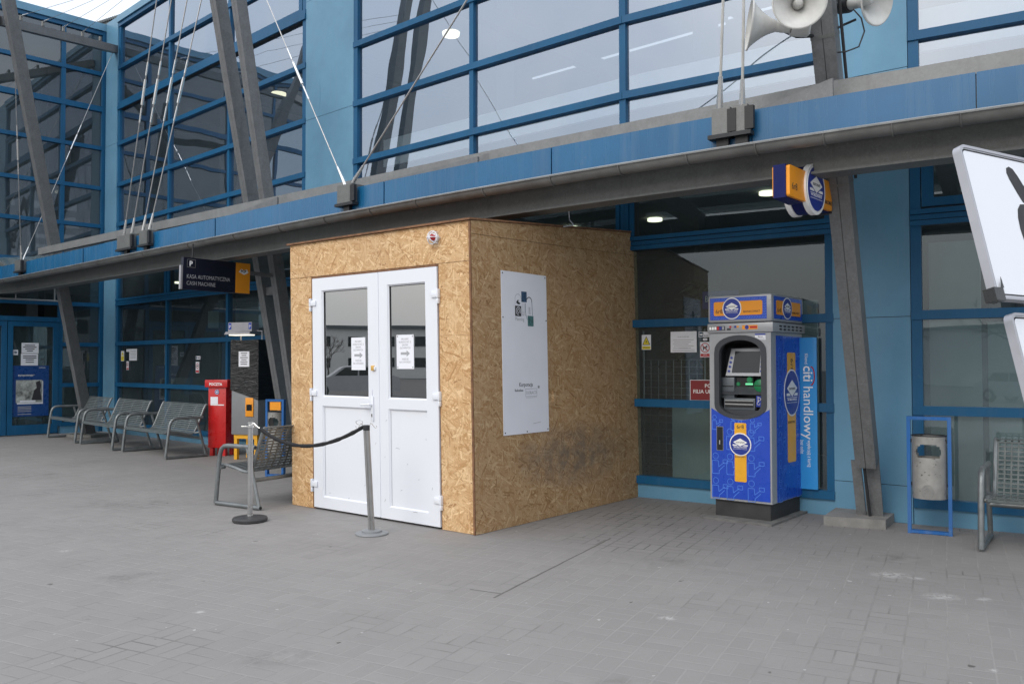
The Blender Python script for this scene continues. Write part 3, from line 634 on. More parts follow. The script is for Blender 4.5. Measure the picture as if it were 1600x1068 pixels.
# ------------------------------------------------------------------ canopy
CP = [(-10.85, 17.42), (-10.3, 17.15), (-9.4, 16.39), (-8.519, 15.583), (-6.935, 14.146), (-5.62, 12.957), (-4.512, 11.959), (-3.564, 11.113), (-2.744, 10.388), (-2.026, 9.761), (-1.39, 9.214), (-.823, 8.734), (-.312, 8.311), (.152, 7.935), (.577, 7.598), (.968, 7.297), (1.331, 7.024), (1.67, 6.777), (1.987, 6.552), (2.285, 6.345), (2.567, 6.155), (2.834, 5.979), (3.087, 5.815), (3.328, 5.662), (3.557, 5.517), (3.776, 5.38), (4.4, 5.0), (5.2, 4.53)]
CP = [Vector((*p, 0)) for p in CP]
NR = []
for i in range(len(CP)):
    d = (CP[min(i + 1, len(CP) - 1)] - CP[max(i - 1, 0)]).normalized(); NR.append(Vector((-d.y, d.x, 0)))   # towards the building
def off(i, k, z): return CP[i] + NR[i] * k + Vector((0, 0, z))
def at(u, k, z):   # u: fractional index along the canopy edge
    i = min(int(u), len(CP) - 2); f = u - i; return off(i, k, z).lerp(off(i + 1, k, z), f)
CA = thing('entrance_canopy', 'long blue edged glass canopy on grey steel beams running across the terminal front', 'canopy')
def ribbon(u0, u1, k0, k1, z0, z1, mat, name, step=.5, parent=CA):
    us = [u0]; x = math.floor(u0 / step) * step + step
    while x < u1 - 1e-6: us.append(x); x += step
    us.append(u1); vs = []; fs = []
    for u in us: vs += [at(u, k0, z0), at(u, k1, z0), at(u, k1, z1), at(u, k0, z1)]
    n = len(us)
    for i in range(n - 1):
        for j in range(4): fs.append((i * 4 + j, i * 4 + (j + 1) % 4, i * 4 + 4 + (j + 1) % 4, i * 4 + 4 + j))
    fs += [(0, 1, 2, 3), (n * 4 - 1, n * 4 - 2, n * 4 - 3, n * 4 - 4)]
    mb = MB(); mb.add(vs, fs, mat); return mb.build(name, parent)
def u_at_px(px):
    best = None
    for i in range(len(CP) * 40 - 41):
        u = i / 40; p = at(u, 0, 3.2); x = 800 + 1329 * p.x / p.y
        if best is None or abs(x - px) < best[0]: best = (abs(x - px), u)
    return best[1]
J = [0, u_at_px(129), u_at_px(334), u_at_px(600), u_at_px(862), u_at_px(1178), u_at_px(1532), len(CP) - 1.001]
for a, b in zip(J, J[1:]): ribbon(a + .012, b - .012, 0, .035, 3.2, 3.485, M['fascia'], 'fascia_panel')
ribbon(0, len(CP) - 1.001, .035, .12, 3.21, 3.47, M['galv_dark'], 'backing_rail')
ribbon(0, len(CP) - 1.001, .26, .36, 2.985, 3.20, M['galv_dark'], 'edge_beam')
ribbon(0, len(CP) - 1.001, .20, .42, 2.965, 2.985, M['galv_dark'], 'beam_flange')
# half round gutter with pale lip
us = [i * .5 for i in range(2 * (len(CP) - 1))]; vs = []; fs = []; SG = 9
for u in us:
    for k in range(SG):
        a = math.pi * k / (SG - 1); vs.append(at(u, -.01 - .065 + .065 * math.cos(a), 3.185 - .075 * math.sin(a)))
for i in range(len(us) - 1):
    for k in range(SG - 1): fs.append((i * SG + k, i * SG + k + 1, (i + 1) * SG + k + 1, (i + 1) * SG + k))
mb = MB(); mb.add(vs, fs, M['gutter'], True); go = mb.build('gutter', CA)
mb = MB(); mb.tube([at(u, -.145, 3.185) for u in us], .011, M['lip'], 6); mb.build('lip', go)
uu = .4
while uu < len(CP) - 1.2:
    ring = [at(uu, -.075 + .07 * math.cos(math.pi * k / 8), 3.185 - .08 * math.sin(math.pi * k / 8)) for k in range(9)]
    mb = MB(); mb.tube(ring, .007, M['gutter'], 5); mb.build('gutter_strap', go); uu += .95 if uu < 10 else 1.4
# building-side line of the canopy roof
FL = [Vector((*CW, 0)) + Vector((-math.cos(R(46)), -math.sin(R(46)), 0)) * 4, Vector((*CW, 0)), *[Vector((*v, 0)) for v in V], Vector((V[6][0] + 4.3 * math.cos(R(-30.8)), V[6][1] + 4.3 * math.sin(R(-30.8)), 0))]
def near(p):
    b = None
    for a, c in zip(FL, FL[1:]):
        d = c - a; s = max(0, min(1, (p - a).dot(d) / d.length_squared)); q = a + d * s
        if b is None or (q - p).length < (b - p).length: b = q
    return b
vs = []; fs = []
for i in range(len(CP)):
    e = off(i, .1, 0); q = near(e); q = e + (q - e) * .985
    vs += [e + Vector((0, 0, 3.50)), q + Vector((0, 0, 3.74))]
for i in range(len(CP) - 1): fs.append((2 * i, 2 * i + 1, 2 * i + 3, 2 * i + 2))
mb = MB(); mb.add(vs, fs, M['g_roof']); mb.build('glass_roof', CA)
for i in range(1, len(CP)):
    if i < 10 and i % 2 == 0: continue
    if i > 9 and i % 4 != 1: continue
    e = off(i, .13, 3.40); q = near(off(i, .1, 0)); q = Vector((q.x, q.y, 3.62)); q = e + (q - e) * .97
    mb = MB(); mb.beam(e, q, .15, .18, M['galv_dark']); mb.build('cross_beam', CA)
# long tube above and behind the fascia
TP = [(-8.86, 15.95), (-8.074, 15.285), (-5.55, 13.129), (-3.664, 11.552), (-3.066, 11.062), (-.248, 8.727), (2.49, 6.56), (2.987, 6.264), (3.557, 5.883), (4.6, 5.2)]
mb = MB()
for a, b in zip(TP, TP[1:]): mb.beam((*a, 3.615), (*b, 3.615), .10, .125, M['rail'])
mb.build('top_rail', CA)
mb = MB(); mb.lathe([(.10, 0), (.10, .12)], M['galv'], T=Matrix.Translation((-.248, 8.71, 3.55)) @ Matrix.Rotation(R(90), 4, 'X') @ Matrix.Translation((0, 0, -.06))); mb.build('rail_joint', CA)
for px0, px1, ha, hb in ((1178, 1302, 3.50, 3.64), (560, 740, 3.50, 3.56), (352, 425, 3.50, 3.60)):
    ua, ub = u_at_px(px0), u_at_px(px1); mb = MB(); p, q = at(ua, .07, 0), at(ub, .07, 0); w_ = Vector((0, 0, 1))
    nn = (q - p).cross(w_).normalized() * .012
    mb.add([p - nn + w_ * 3.47, q - nn + w_ * 3.47, q - nn + w_ * hb, p - nn + w_ * ha, p + nn + w_ * 3.47, q + nn + w_ * 3.47, q + nn + w_ * hb, p + nn + w_ * ha],
           [(0, 1, 2, 3), (7, 6, 5, 4), (0, 4, 5, 1), (1, 5, 6, 2), (2, 6, 7, 3), (3, 7, 4, 0)], M['galv']); mb.build('stiffener_plate', CA)
# cable brackets clamped over the fascia
BR = {}
for nm, px, w in (('a', 33, .34), ('b', 199, .50), ('c', 231, .30), ('d', 545, .26), ('e', 1134, .15), ('f', 1165, .12)):
    u = u_at_px(px); p = at(u, -.03, 0); d = (at(u + .2, -.03, 0) - at(u - .2, -.03, 0)).normalized(); n = Vector((-d.y, d.x, 0))
    T = frame(p, d, (0, 0, 1), -n); mb = MB(T)
    mb.box(-w / 2, w / 2, 3.31, 3.52, -.13, .05, M['galv_dark']); mb.box(-w / 2 - .03, w / 2 + .03, 3.28, 3.312, -.02, .065, M['darkmetal'])
    mb.box(-.05, .05, 3.20, 3.28, -.02, .02, M['black']); mb.box(w / 2 - .02, w / 2 + .05, 3.32, 3.50, .02, .058, M['black'])
    mb.build('cable_bracket', CA); BR[nm] = (T, w)
def brk(nm, a, z=3.53): T, w = BR[nm]; return T @ Vector((a, z, .0))

# ------------------------------------------------------------------ masts
def mast(base, g, z0, z1, w, d, h, label, foot=None, cap=True):
    b = Vector((*base, 0)); P_ = lambda z: Vector((b.x + g[0] * z, b.y + g[1] * z, z))
    t = thing('steel_mast', label, 'mast', (base[0], base[1], 0), 0, 'leaning galvanised masts along the canopy')
    T = Matrix.Translation((-base[0], -base[1], 0)); ax = Vector((math.cos(R(h)), math.sin(R(h)), 0)); mb = MB(T)
    up = ax
    for s in (-1, 1):   # two channels with a narrow groove between
        mb.beam(P_(z0) + ax * s * w * .255, P_(z1) + ax * s * w * .255, d, w * .48, M['galv'], up)
    mb.beam(P_(z0), P_(z1), d * .86, w * .1, M['galv_dark'], up)
    mb.build('shaft', t)
    for z in (4.05, 2.98):
        if z0 < z < z1:
            mb = MB(T); mb.beam(P_(z - .012), P_(z + .012), d * 1.03, w * 1.03, M['galv_dark'], up); mb.build('weld_band', t)
    return t, P_, T, ax
t, P4, T, ax = mast((3.40, 8.05), (-.236, -.366), .58, 8.8, .178, .18, -33, 'leaning grey steel mast on a concrete footing right of the cash machine')
mb = MB(T)
n = Vector((-ax.y, ax.x, 0))
for s, zt in ((-.8, .60), (.3, .60), (.95, .62)):
    a = Vector((3.36, 8.02, 0)) + ax * s * .085 - n * (.05 if s != 1.3 else -.08); mb.beam(a + Vector((0, 0, .08)), a + Vector((-.07 if s > 0 else -.08, -.08, zt)), .022, .085, M['galv'], ax)
mb.beam(Vector((3.32, 7.93, .08)), Vector((3.19, 7.78, .72)), .03, .02, M['darkmetal'], ax)
mb.build('foot_plate', t)
mb = MB(T); mb.poly([(2.889, 7.932), (3.369, 7.715), (3.80, 8.36), (3.32, 8.62)], .0, .085, M['concrete']); mb.build('footing', t)
t, P1, T, ax = mast((-8.86, 17.9), (-.012, -.367), .05, 8.8, .165, .19, -42, 'leaning grey steel mast at the far left in front of the wing door')
mb = MB(T); mb.poly([(-9.2, 17.6), (-8.6, 17.4), (-8.4, 17.9), (-9.0, 18.2)], 0, .06, M['concrete']); mb.build('footing', t)
t, P2, T, ax = mast((-3.43, 13.37), (-.127, -.152), .05, 8.8, .160, .185, -43, 'left one of the paired leaning steel masts beside the chipboard booth')
mb = MB(T); mb.box(-3.75, -2.9, 12.75, 13.7, 0, .07, M['concrete']); mb.build('footing', t)
t, P3, T, ax = mast((-3.17, 13.0), (-.107, -.152), .05, 8.8, .145, .165, -43, 'right one of the paired leaning steel masts beside the chipboard booth')
mb = MB(T)
mb.beam(P3(2.6), P2(2.6), .08, .12, M['galv'])
mb.build('tie_plate', t)
# grey tube from the left mast to the wing corner
mb = MB(); mb.beam((-9.22, 15.15, 7.68), (-8.80, 18.78, 8.50), .14, .16, M['galv'])
mb.beam((-10.5, 14.6, 7.66), (-9.2, 15.15, 7.68), .14, .16, M['galv'])
for k in range(5):
    p = Vector((-9.2, 15.15, 7.78)).lerp(Vector((-8.8, 18.78, 8.60)), .15 + .17 * k); mb.tube([p, p + Vector((0, 0, .09))], .03, M['galv_dark'], 6)
tag(mb.build('strut_tube'), 'grey square tube strut from the leftmost mast to the blue corner of the building', 'strut')

# ------------------------------------------------------------------ cables
def cable(p, q, label, tb=None, r=.009, ends=True, group='stay cables of the canopy', rod=False):
    t = thing('stay_cable', label, 'cable', p, 0, group); o = Vector(p); v = Vector(q) - o; mb = MB()
    mb.tube([(0, 0, 0), v], r, M['cable'] if not rod else M['horn'], 6); mb.build('strand', t)
    mb = MB(); mb.tube([(0, 0, -.02), v.normalized() * .06, v.normalized() * .28], [r * 2.2, r * 2.6, r * 1.6], M['bright'], 8); mb.build('end_fitting', t)
    if tb:
        mb = MB(); L = v.length; d = v.normalized()
        for a, b, k in ((-.55, -.33, 1.5), (-.28, .10, 2.4), (.16, .36, 1.6)): mb.tube([d * (L * tb + a), d * (L * tb + b)], r * k, M['bright'], 8)
        mb.build('turnbuckle', t)
    return t
cable(brk('a', .02), P1(7.5), 'long stay cable hanging from the leftmost mast down to the canopy edge', .52)
cable(brk('a', .12), (-8.80, 18.6, 8.38), 'thin stay cable rising from the left canopy bracket to the blue building corner', .55, .006)
lab4 = ['outermost left of the four parallel cables above the left canopy', 'second from left of the four parallel cables above the left canopy', 'third from left of the four parallel cables above the left canopy', 'rightmost of the four parallel cables above the left canopy']
for k, (nm, a) in enumerate((('b', -.12), ('b', .16), ('c', -.14), ('c', .08))):
    q = P2(8.3) + Vector((-.42 + .26 * k, -.0, 0)); cable(brk(nm, a, 3.50), q, lab4[k], (.46, .455, .45, .445)[k])
cable(brk('d', -.05), P3(8.0), 'stay cable crossing the cladding strip up left to the paired masts', .36, .007)
cable(brk('d', .08), P4(7.1), 'stay cable rising up right from the middle bracket across the windows', None, .009)
cable(brk('e', -.03, 3.50), P4(8.1) + Vector((-.03, 0, 0)), 'left one of the two steep pale rods below the loudspeakers', None, .011, rod=True)
cable(brk('f', .0, 3.44), P4(8.0) + Vector((.0, 0, 0)), 'right one of the two steep pale rods below the loudspeakers', None, .011, rod=True)

for k in range(4):
    p = Vector((-9.2, 15.15, 7.78)).lerp(Vector((-8.8, 18.78, 8.60)), .15 + .17 * k) + Vector((0, 0, .09))
    cable(p, P2(7.4 + .12 * k), ('first', 'second', 'third', 'fourth')[k] + ' thin wire from the left along the grey strut, rising to the paired masts', None, .004, group='thin wires of the strut')
# ------------------------------------------------------------------ chipboard booth
K = thing('chipboard_booth', 'booth of chipboard sheets with white double doors standing under the canopy', 'booth', (-2.348, 9.128, 0), -38.96)
SH = Matrix.Identity(4); SH[0][2] = -.022       # the booth has racked a little out of plumb
Wk, Dk = 2.613, 2.86
FT = SH @ frame((0, 0, 0), (1, 0, 0), (0, 0, 1), (0, -1, 0))       # a right, b up, c outwards
mb = MB(FT)
mb.box(0, .352, .004, 1.7510, -.022, 0, M['osb']); mb.box(0, .352, 1.7525, 2.415, -.022, -.001, M['osb'])
mb.box(2.208, Wk - .016, .004, 1.7570, -.022, 0, M['osb']); mb.box(2.208, Wk - .016, 1.7585, 2.415, -.022, -.001, M['osb'])
mb.box(0, Wk - .016, 2.419, 2.775, -.022, .001, M['osb']); mb.build('front_wall', K)
mb = MB(FT)
for x in (.03, .32, 2.24, 2.57):
    for z in (.08, .45, .85, 1.25, 1.70, 1.81, 2.2, 2.46, 2.72): mb.disc(x, z, .0055, .001, .002, M['osb_edge'], seg=8)
for x in (.7, 1.1, 1.5, 1.9):
    for z in (2.47, 2.74): mb.disc(x, z, .0055, .0015, .0025, M['osb_edge'], seg=8)
mb.build('screw', K)
mb = MB(FT)
mb.box(.352, .372, .0, 2.415, -.10, -.004, M['osb_edge']); mb.box(2.196, 2.208, .0, 2.415, -.10, -.004, M['osb_edge']); mb.box(.352, 2.208, 2.398, 2.418, -.10, -.004, M['osb_edge']); mb.build('door_reveal', K)
ST = SH @ frame((Wk, 0, 0), (0, 1, 0), (0, 0, 1), (1, 0, 0))
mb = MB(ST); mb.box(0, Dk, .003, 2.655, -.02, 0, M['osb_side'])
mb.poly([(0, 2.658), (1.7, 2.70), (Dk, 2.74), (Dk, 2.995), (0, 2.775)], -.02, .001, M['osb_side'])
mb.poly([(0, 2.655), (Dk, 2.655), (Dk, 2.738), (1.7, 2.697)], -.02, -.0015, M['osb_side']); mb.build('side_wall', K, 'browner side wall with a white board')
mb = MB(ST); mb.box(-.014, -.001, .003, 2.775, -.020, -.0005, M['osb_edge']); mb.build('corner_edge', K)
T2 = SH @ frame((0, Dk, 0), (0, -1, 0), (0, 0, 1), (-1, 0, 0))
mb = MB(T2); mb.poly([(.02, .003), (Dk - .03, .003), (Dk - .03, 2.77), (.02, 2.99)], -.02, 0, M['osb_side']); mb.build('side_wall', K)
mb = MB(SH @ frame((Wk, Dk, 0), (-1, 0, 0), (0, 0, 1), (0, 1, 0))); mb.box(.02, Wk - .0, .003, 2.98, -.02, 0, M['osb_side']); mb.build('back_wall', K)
mb = MB(SH)
mb.add([(-.03, -.03, 2.778), (Wk + .012, -.03, 2.778), (Wk + .012, Dk + .03, 3.0), (-.03, Dk + .03, 3.0), (-.03, -.03, 2.796), (Wk + .012, -.03, 2.796), (Wk + .012, Dk + .03, 3.018), (-.03, Dk + .03, 3.018)],
       [(0, 3, 2, 1), (4, 5, 6, 7), (0, 1, 5, 4), (1, 2, 6, 5), (2, 3, 7, 6), (3, 0, 4, 7)], M['osb_edge']); mb.build('roof', K)
def leaf(a0, a1, g0, g1, p1, hs, lab):
    mb = MB(FT); z0, z1 = .022, 2.392; c0, c1 = -.055, .012; w = M['white']
    mb.poly([(a0, z0), (a1, z0), (a1, z1), (a0, z1)], c0, c1, w, [[(g0, 1.165), (g1, 1.165), (g1, 2.262), (g0, 2.262)], [(g0, .135), (p1, .135), (p1, 1.07), (g0, 1.07)]])
    d = mb.build('door_leaf', K, lab)
    bd = MB(FT)
    for (x0, x1, y0, y1) in ((g0, g1, 1.165, 2.262), (g0, p1, .135, 1.07)):   # bevelled glazing beads
        for q in ([(x0, y0), (x1, y0), (x1 - .014, y0 + .014), (x0 + .014, y0 + .014)], [(x1, y0), (x1, y1), (x1 - .014, y1 - .014), (x1 - .014, y0 + .014)],
                  [(x1, y1), (x0, y1), (x0 + .014, y1 - .014), (x1 - .014, y1 - .014)], [(x0, y1), (x0, y0), (x0 + .014, y0 + .014), (x0 + .014, y1 - .014)]):
            bd.add([(q[0][0], q[0][1], .0105), (q[1][0], q[1][1], .0105), (q[2][0], q[2][1], -.006), (q[3][0], q[3][1], -.006)], [(0, 1, 2, 3)], w)
    bd.build('bead', d)
    gl = MB(FT); gl.box(g0 - .01, g1 + .01, 1.155, 2.272, -.022, -.016, M['g_door']); gl.build('pane', d)
    gk = MB(FT)
    for q in ((g0 + .013, g0 + .018, 1.178, 2.25), (g1 - .018, g1 - .013, 1.178, 2.25)): gk.box(*q, -.016, -.006, M['black'])
    gk.box(g0 + .013, g1 - .013, 2.244, 2.25, -.016, -.006, M['black']); gk.box(g0 + .013, g1 - .013, 1.178, 1.183, -.016, -.006, M['black']); gk.build('gasket', d)
    pn = MB(FT); pn.box(g0 - .01, p1 + .01, .125, 1.08, -.024, -.010, w); pn.build('panel', d)
    for z in (2.135, 1.20, .26):
        hg = MB(FT); s = -1 if hs == 'L' else 1; x = a0 if hs == 'L' else a1
        hg.rbox(min(x - s * .065, x + s * .03), max(x - s * .065, x + s * .03), z - .028, z + .028, .0125, .028, w, .005)
        hg.rbox(x + s * .022 - .010, x + s * .022 + .010, z - .085, z - .037, .004, .034, w, .005); hg.rbox(x + s * .022 - .010, x + s * .022 + .010, z - .034, z + .05, .0, .036, w, .005)
        hg.build('hinge', d)
    return d
M['g_door'] = glass('door_glass', .46, (.30, .31, .29), (.97, .95, .93), .02, .006, .55)
dl = leaf(.385, 1.392, .535, 1.247, 1.305, 'L', 'left white door leaf with handle')
dr = leaf(1.402, 2.192, 1.527, 2.042, 2.045, 'R', 'right white door leaf')
mb = MB(FT); mb.rbox(1.287, 1.325, .945, 1.185, .0125, .026, M['white'], .004); mb.tube([(1.306, 1.105, .026), (1.306, 1.105, .062), (1.29, 1.105, .068), (1.19, 1.100, .066)], .010, M['white']); mb.box(1.300, 1.312, .985, 1.015, .0262, .028, M['ink']); mb.box(1.3, 1.308, 1.185, 1.25, .0125, .02, M['white']); mb.build('handle', dl)
mb = MB(FT); mb.rbox(1.305, 1.342, 1.435, 1.485, .0125, .034, M['latch'], .004); mb.rbox(1.34, 1.36, 1.44, 1.475, .0125, .028, M['white'], .003); mb.build('latch', dl)
mb = MB(FT); mb.box(1.388, 1.406, .03, 2.385, .0125, .018, M['white']); mb.build('astragal', dl)
for par, marks in ((dl, [(1.20, .20, .02, 80), (1.23, .33, .03, 10), (1.15, .30, .012, 60), (.60, .18, .03, 5), (1.34, .72, .02, 70), (.9, .15, .02, 20)]), (dr, [(1.60, .70, .05, -8), (1.75, .55, .014, 50), (1.66, .30, .02, 15), (1.9, .42, .012, 30), (1.49, .95, .02, 40), (1.47, .60, .012, 80), (1.85, .12, .05, 4), (2.1, .35, .02, 85), (2.0, .80, .012, 0), (1.46, .18, .03, 60)])):
    sm = MB(FT)
    for (x, y, l, a) in marks:
        c = .0128 if not (1.545 < x < 2.045 or .535 < x < 1.305) or y < .135 else -.0095
        sm.stroke([(x, y), (x + l * .5 * math.cos(R(a)), y + l * .5 * math.sin(R(a)) + .003), (x + l * math.cos(R(a)), y + l * math.sin(R(a)))], .004, c, M['inkgrey'])
    sm.build('scuff_mark', par)
def note(a0, a1, b0, b1, par, lab, pins=False):
    mb = MB(FT); mb.box(a0, a1, b0, b1, -.0155, -.0145, M['paper']); c = (a0 + a1) / 2; H_ = b1 - b0
    for k, s in enumerate(('PROSIMY', 'KORZYSTAĆ Z', 'DRZWI', 'GŁÓWNYCH')): mb.text(s, c, b1 - .05 - k * .028, .026, -.0142, M['inkgrey'], 'CENTER', xs=.95)
    y = b1 - .178; mb.poly([(c - .06, y - .012), (c + .02, y - .012), (c + .02, y - .03), (c + .065, y), (c + .02, y + .03), (c + .02, y + .012), (c - .06, y + .012)], -.0143, -.0139, M['inkgrey'])
    for k, s in enumerate(('WEJŚCIE', 'NA DWORZEC')): mb.text(s, c, y - .062 - k * .028, .026, -.0142, M['inkgrey'], 'CENTER', xs=.9)
    if pins:
        for x in (a0 + .015, a1 - .015):
            for z in (b0 + .015, b1 - .015): mb.disc(x, z, .008, -.0144, -.0138, M['inkgrey'])
    mb.build('paper_notice', par, lab)
note(.966, 1.176, 1.440, 1.765, dl, 'narrow white paper notice')
note(1.623, 1.856, 1.453, 1.777, dr, 'wider bluish paper notice with corner dots', True)
mb = MB(ST); sb = mb.poly([(.395, .842), (1.09, .842), (1.09, 2.362), (.395, 2.362)], .004, .009, M['signw']); sbo = mb.build('sign_board', K, 'tall white company board')
mb = MB(ST)
for q in ((.415, 2.34), (1.07, 2.34), (.415, .865), (1.07, .865), (.742, .860), (.412, 1.93), (1.075, 1.92)): mb.disc(*q, .007, .009, .011, M['ink'], seg=10)
mb.build('screw', sbo)
c = .0095; mb = MB(ST)
mb.box(.690, .772, 2.085, 2.185, c, c + .001, M['inkblue']); mb.box(.592, .684, 1.948, 2.045, c, c + .001, M['ink']); mb.box(.782, .872, 1.858, 1.958, c, c + .001, M['inkgreen'])
cc = (.640, 1.997); mb.stroke([(cc[0] + .033 * math.cos(a * .3 - .6), cc[1] + .035 * math.sin(a * .3 - .6)) for a in range(19)], .007, c + .0018, M['signw']); mb.stroke([(cc[0] + .015 * math.cos(a * .5), cc[1] + .017 * math.sin(a * .5)) for a in range(13)], .006, c + .0018, M['signw'])
def arc(x, y, r, a0, a1, n=14, ry=None): return [(x + r * math.cos(R(a0 + (a1 - a0) * i / n)), y + (ry or r) * math.sin(R(a0 + (a1 - a0) * i / n))) for i in range(n + 1)]
mb.stroke(arc(.640, 2.11, .046, 0, 180), .004, c, M['inkgrey']); mb.stroke([(.594, 2.11), (.594, 2.055)], .003, c, M['inkgrey'])
mb.stroke(arc(.810, 2.095, .040, 0, 150), .008, c, M['ink']); mb.stroke([(.852, 2.09), (.858, 1.965)], .006, c, M['inkblue'])
mb.poly([(.610, 2.075), (.635, 2.06), (.665, 2.06), (.672, 2.072), (.640, 2.085), (.652, 2.10), (.63, 2.10)], c, c + .001, M['ink'])
for x in (.70, .715, .735, .752): mb.stroke([(x, 2.075), (x, 1.965), (x + .012, 1.955)], .003, c, M['inkgrey'])
mb.stroke(arc(.712, 1.975, .015, 0, 360), .003, c, M['inkgrey']); mb.stroke([(.748, 2.07), (.748, 1.99), (.775, 1.92)], .005, c, M['inkblue'])
for k in range(7): mb.stroke([(.80 + .005 * k, 1.97), (.80 + .004 * k, 2.04)], .002, c, M['inkgrey'])
mb.text('Planning', .592, 1.905, .048, c, M['inkgrey'], xs=.85)
mb.text('Korporacja', .632, 1.285, .056, c, M['ink'], xs=.82); mb.text('Budowlana', .565, 1.240, .034, c, M['ink'], xs=.85); mb.text('®', .92, 1.262, .04, c, M['ink'])
mb.stroke([(.728, 1.19), (.905, 1.19), (.905, 1.262), (.728, 1.262)], .004, c, M['inkgrey'], True); mb.text('DORACO', .738, 1.21, .044, c, M['inkgrey'], xs=.85); mb.stroke([(.735, 1.178), (.90, 1.178)], .003, c, M['inkgrey'])
mb.stroke([(.84, .93), (.96, .94)], .004, c, M['inkgrey']); mb.build('emblem', sbo)
mb = MB(ST); mb.add([(1.15, 1.12, .0012), (1.2, 1.13, .0012), (1.18, 1.24, .0012), (1.15, 1.22, .0012)], [(0, 1, 2, 3)], M['osb']); mb.build('flake_scar', K)
# siren cage and stray roof wire
mb = MB(FT @ Matrix.Translation((2.178, 2.655, .002)))
mb.lathe([(.045, 0), (.045, .02), (.03, .03)], M['white']); mb.lathe([(.028, .03), (.03, .055), (.02, .07)], M['signred'])
for a in (0, 60, 120): mb.tube([(.058 * math.cos(R(a)), .058 * math.sin(R(a)), 0), (.06 * math.cos(R(a)), .06 * math.sin(R(a)), .05), (.03 * math.cos(R(a)), .03 * math.sin(R(a)), .085), (-.03 * math.cos(R(a)), -.03 * math.sin(R(a)), .085), (-.06 * math.cos(R(a)), -.06 * math.sin(R(a)), .05), (-.058 * math.cos(R(a)), -.058 * math.sin(R(a)), 0)], .005, M['white'], 6)
mb.tube([(.06 * math.cos(R(a)), .06 * math.sin(R(a)), .045) for a in range(0, 361, 20)], .005, M['white'], 6); mb.build('alarm_lamp', K, 'red lamp in a white wire cage')
mb = MB(); mb.tube([(2.60, 1.35, 2.88), (2.55, 1.6, 2.93), (2.48, 1.62, 3.0), (2.55, 1.50, 3.2), (2.50, 1.45, 3.30)], .006, M['white'], 6); mb.build('roof_wire', K)

# ------------------------------------------------------------------ cash machine
def emblem(mb, x, y, r, c, ry=None, txt=True, ring=.10):
    ry = ry or r; k = ry / r
    mb.disc(x, y, r * (1 + ring), c, c + .003, M['white_ink'], ry * (1 + ring), 40); mb.disc(x, y, r, c + .0035, c + .0045, M['atmnavy'], ry, 40); c += .005
    mb.poly([(x - .72 * r, y + .2 * ry), (x, y + .58 * ry), (x + .72 * r, y + .2 * ry), (x, y - .18 * ry)], c, c + .001, M['white_ink'])
    mb.poly([(x - .76 * r, y - .02 * ry), (x - .40 * r, y - .02 * ry), (x - .22 * r, y - .14 * ry), (x - .76 * r, y - .14 * ry)], c, c + .001, M['white_ink'])
    mb.poly([(x + .76 * r, y - .02 * ry), (x + .40 * r, y - .02 * ry), (x + .22 * r, y - .14 * ry), (x + .76 * r, y - .14 * ry)], c, c + .001, M['white_ink'])
    if txt:
        mb.text('euronet', x, y + .13 * ry, .27 * r, c + .0015, M['ink'], 'CENTER'); mb.stroke([(x - .7 * r, y - .22 * ry), (x + .7 * r, y - .22 * ry)], .03 * r, c, M['white_ink'])
        mb.text('WORLDWIDE', x, y - .36 * ry, .16 * r, c, M['white_ink'], 'CENTER', xs=1.3); mb.stroke([(x - .7 * r, y - .45 * ry), (x + .7 * r, y - .45 * ry)], .02 * r, c, M['white_ink'])
def rrect(x0, x1, y0, y1, r, n=5):
    p = []
    for cx_, cy_, a in ((x1 - r, y1 - r, 0), (x0 + r, y1 - r, 90), (x0 + r, y0 + r, 180), (x1 - r, y0 + r, 270)): p += [(cx_ + r * math.cos(R(a + 90 * i / n)), cy_ + r * math.sin(R(a + 90 * i / n))) for i in range(n + 1)]
    return p
A = thing('cash_machine', 'blue and grey cash machine with orange lettered header on a black plinth by the window', 'cash machine', (1.946, 8.381, 0), -39)
AT = frame((0, 0, 0), (1, 0, 0), (0, 0, 1), (0, -1, 0)); AW, AD = .625, .80
AS = frame((AW, 0, 0), (0, 1, 0), (0, 0, 1), (1, 0, 0))
mb = MB(AT); mb.poly([(-.04, 0), (.67, 0), (.67, .02), (-.04, .02)], -.95, .13, M['slab']); mb.build('mortar_bed', A)
mb = MB(); mb.poly([(.04, .03), (AW - .03, .03), (AW - .03, .78), (.04, .78)], .02, .20, M['darkconcrete']); mb.build('plinth', A)
# cabinet with an arched opening in its front sheet
XL, XR = .055, .580
def arch(x0, x1, zt, zs, zb, zm, n=14):   # top arc from (x0,zs) over zt to (x1,zs); bottom arc from (x1,zb) under zm to (x0,zb)
    c = (x0 + x1) / 2; hw = (x1 - x0) / 2
    return [(c + hw * math.cos(R(180 * i / n)) * 1.0, zs + (zt - zs) * math.sin(R(180 * i / n)) ** .8) for i in range(n + 1)] + [(c - hw * math.cos(R(180 * i / n)), zb - (zb - zm) * math.sin(R(180 * i / n)) ** .9) for i in range(n + 1)]
o1 = arch(XL, XR, 1.772, 1.60, 1.10, .968); o2 = arch(XL + .05, XR - .05, 1.725, 1.58, 1.12, 1.0)
mb = MB(AT); mb.poly([(0, .18), (AW, .18), (AW, 1.795), (0, 1.795)], -.025, 0, M['atmgrey'], [o1]); mb.box(0, .02, .18, 1.795, -AD, -.025, M['atmgrey']); mb.box(AW - .02, AW, .18, 1.795, -AD, -.025, M['atmgrey'])
mb.box(.02, AW - .02, .18, .2, -AD, -.025, M['atmgrey']); mb.box(.02, AW - .02, .2, 1.79, -AD, -AD + .02, M['atmgrey']); mb.build('cabinet', A)
mb = MB(AT); mb.poly(o1, -.04, .014, M['atmdark'], [o2]); mb.build('bezel', A)
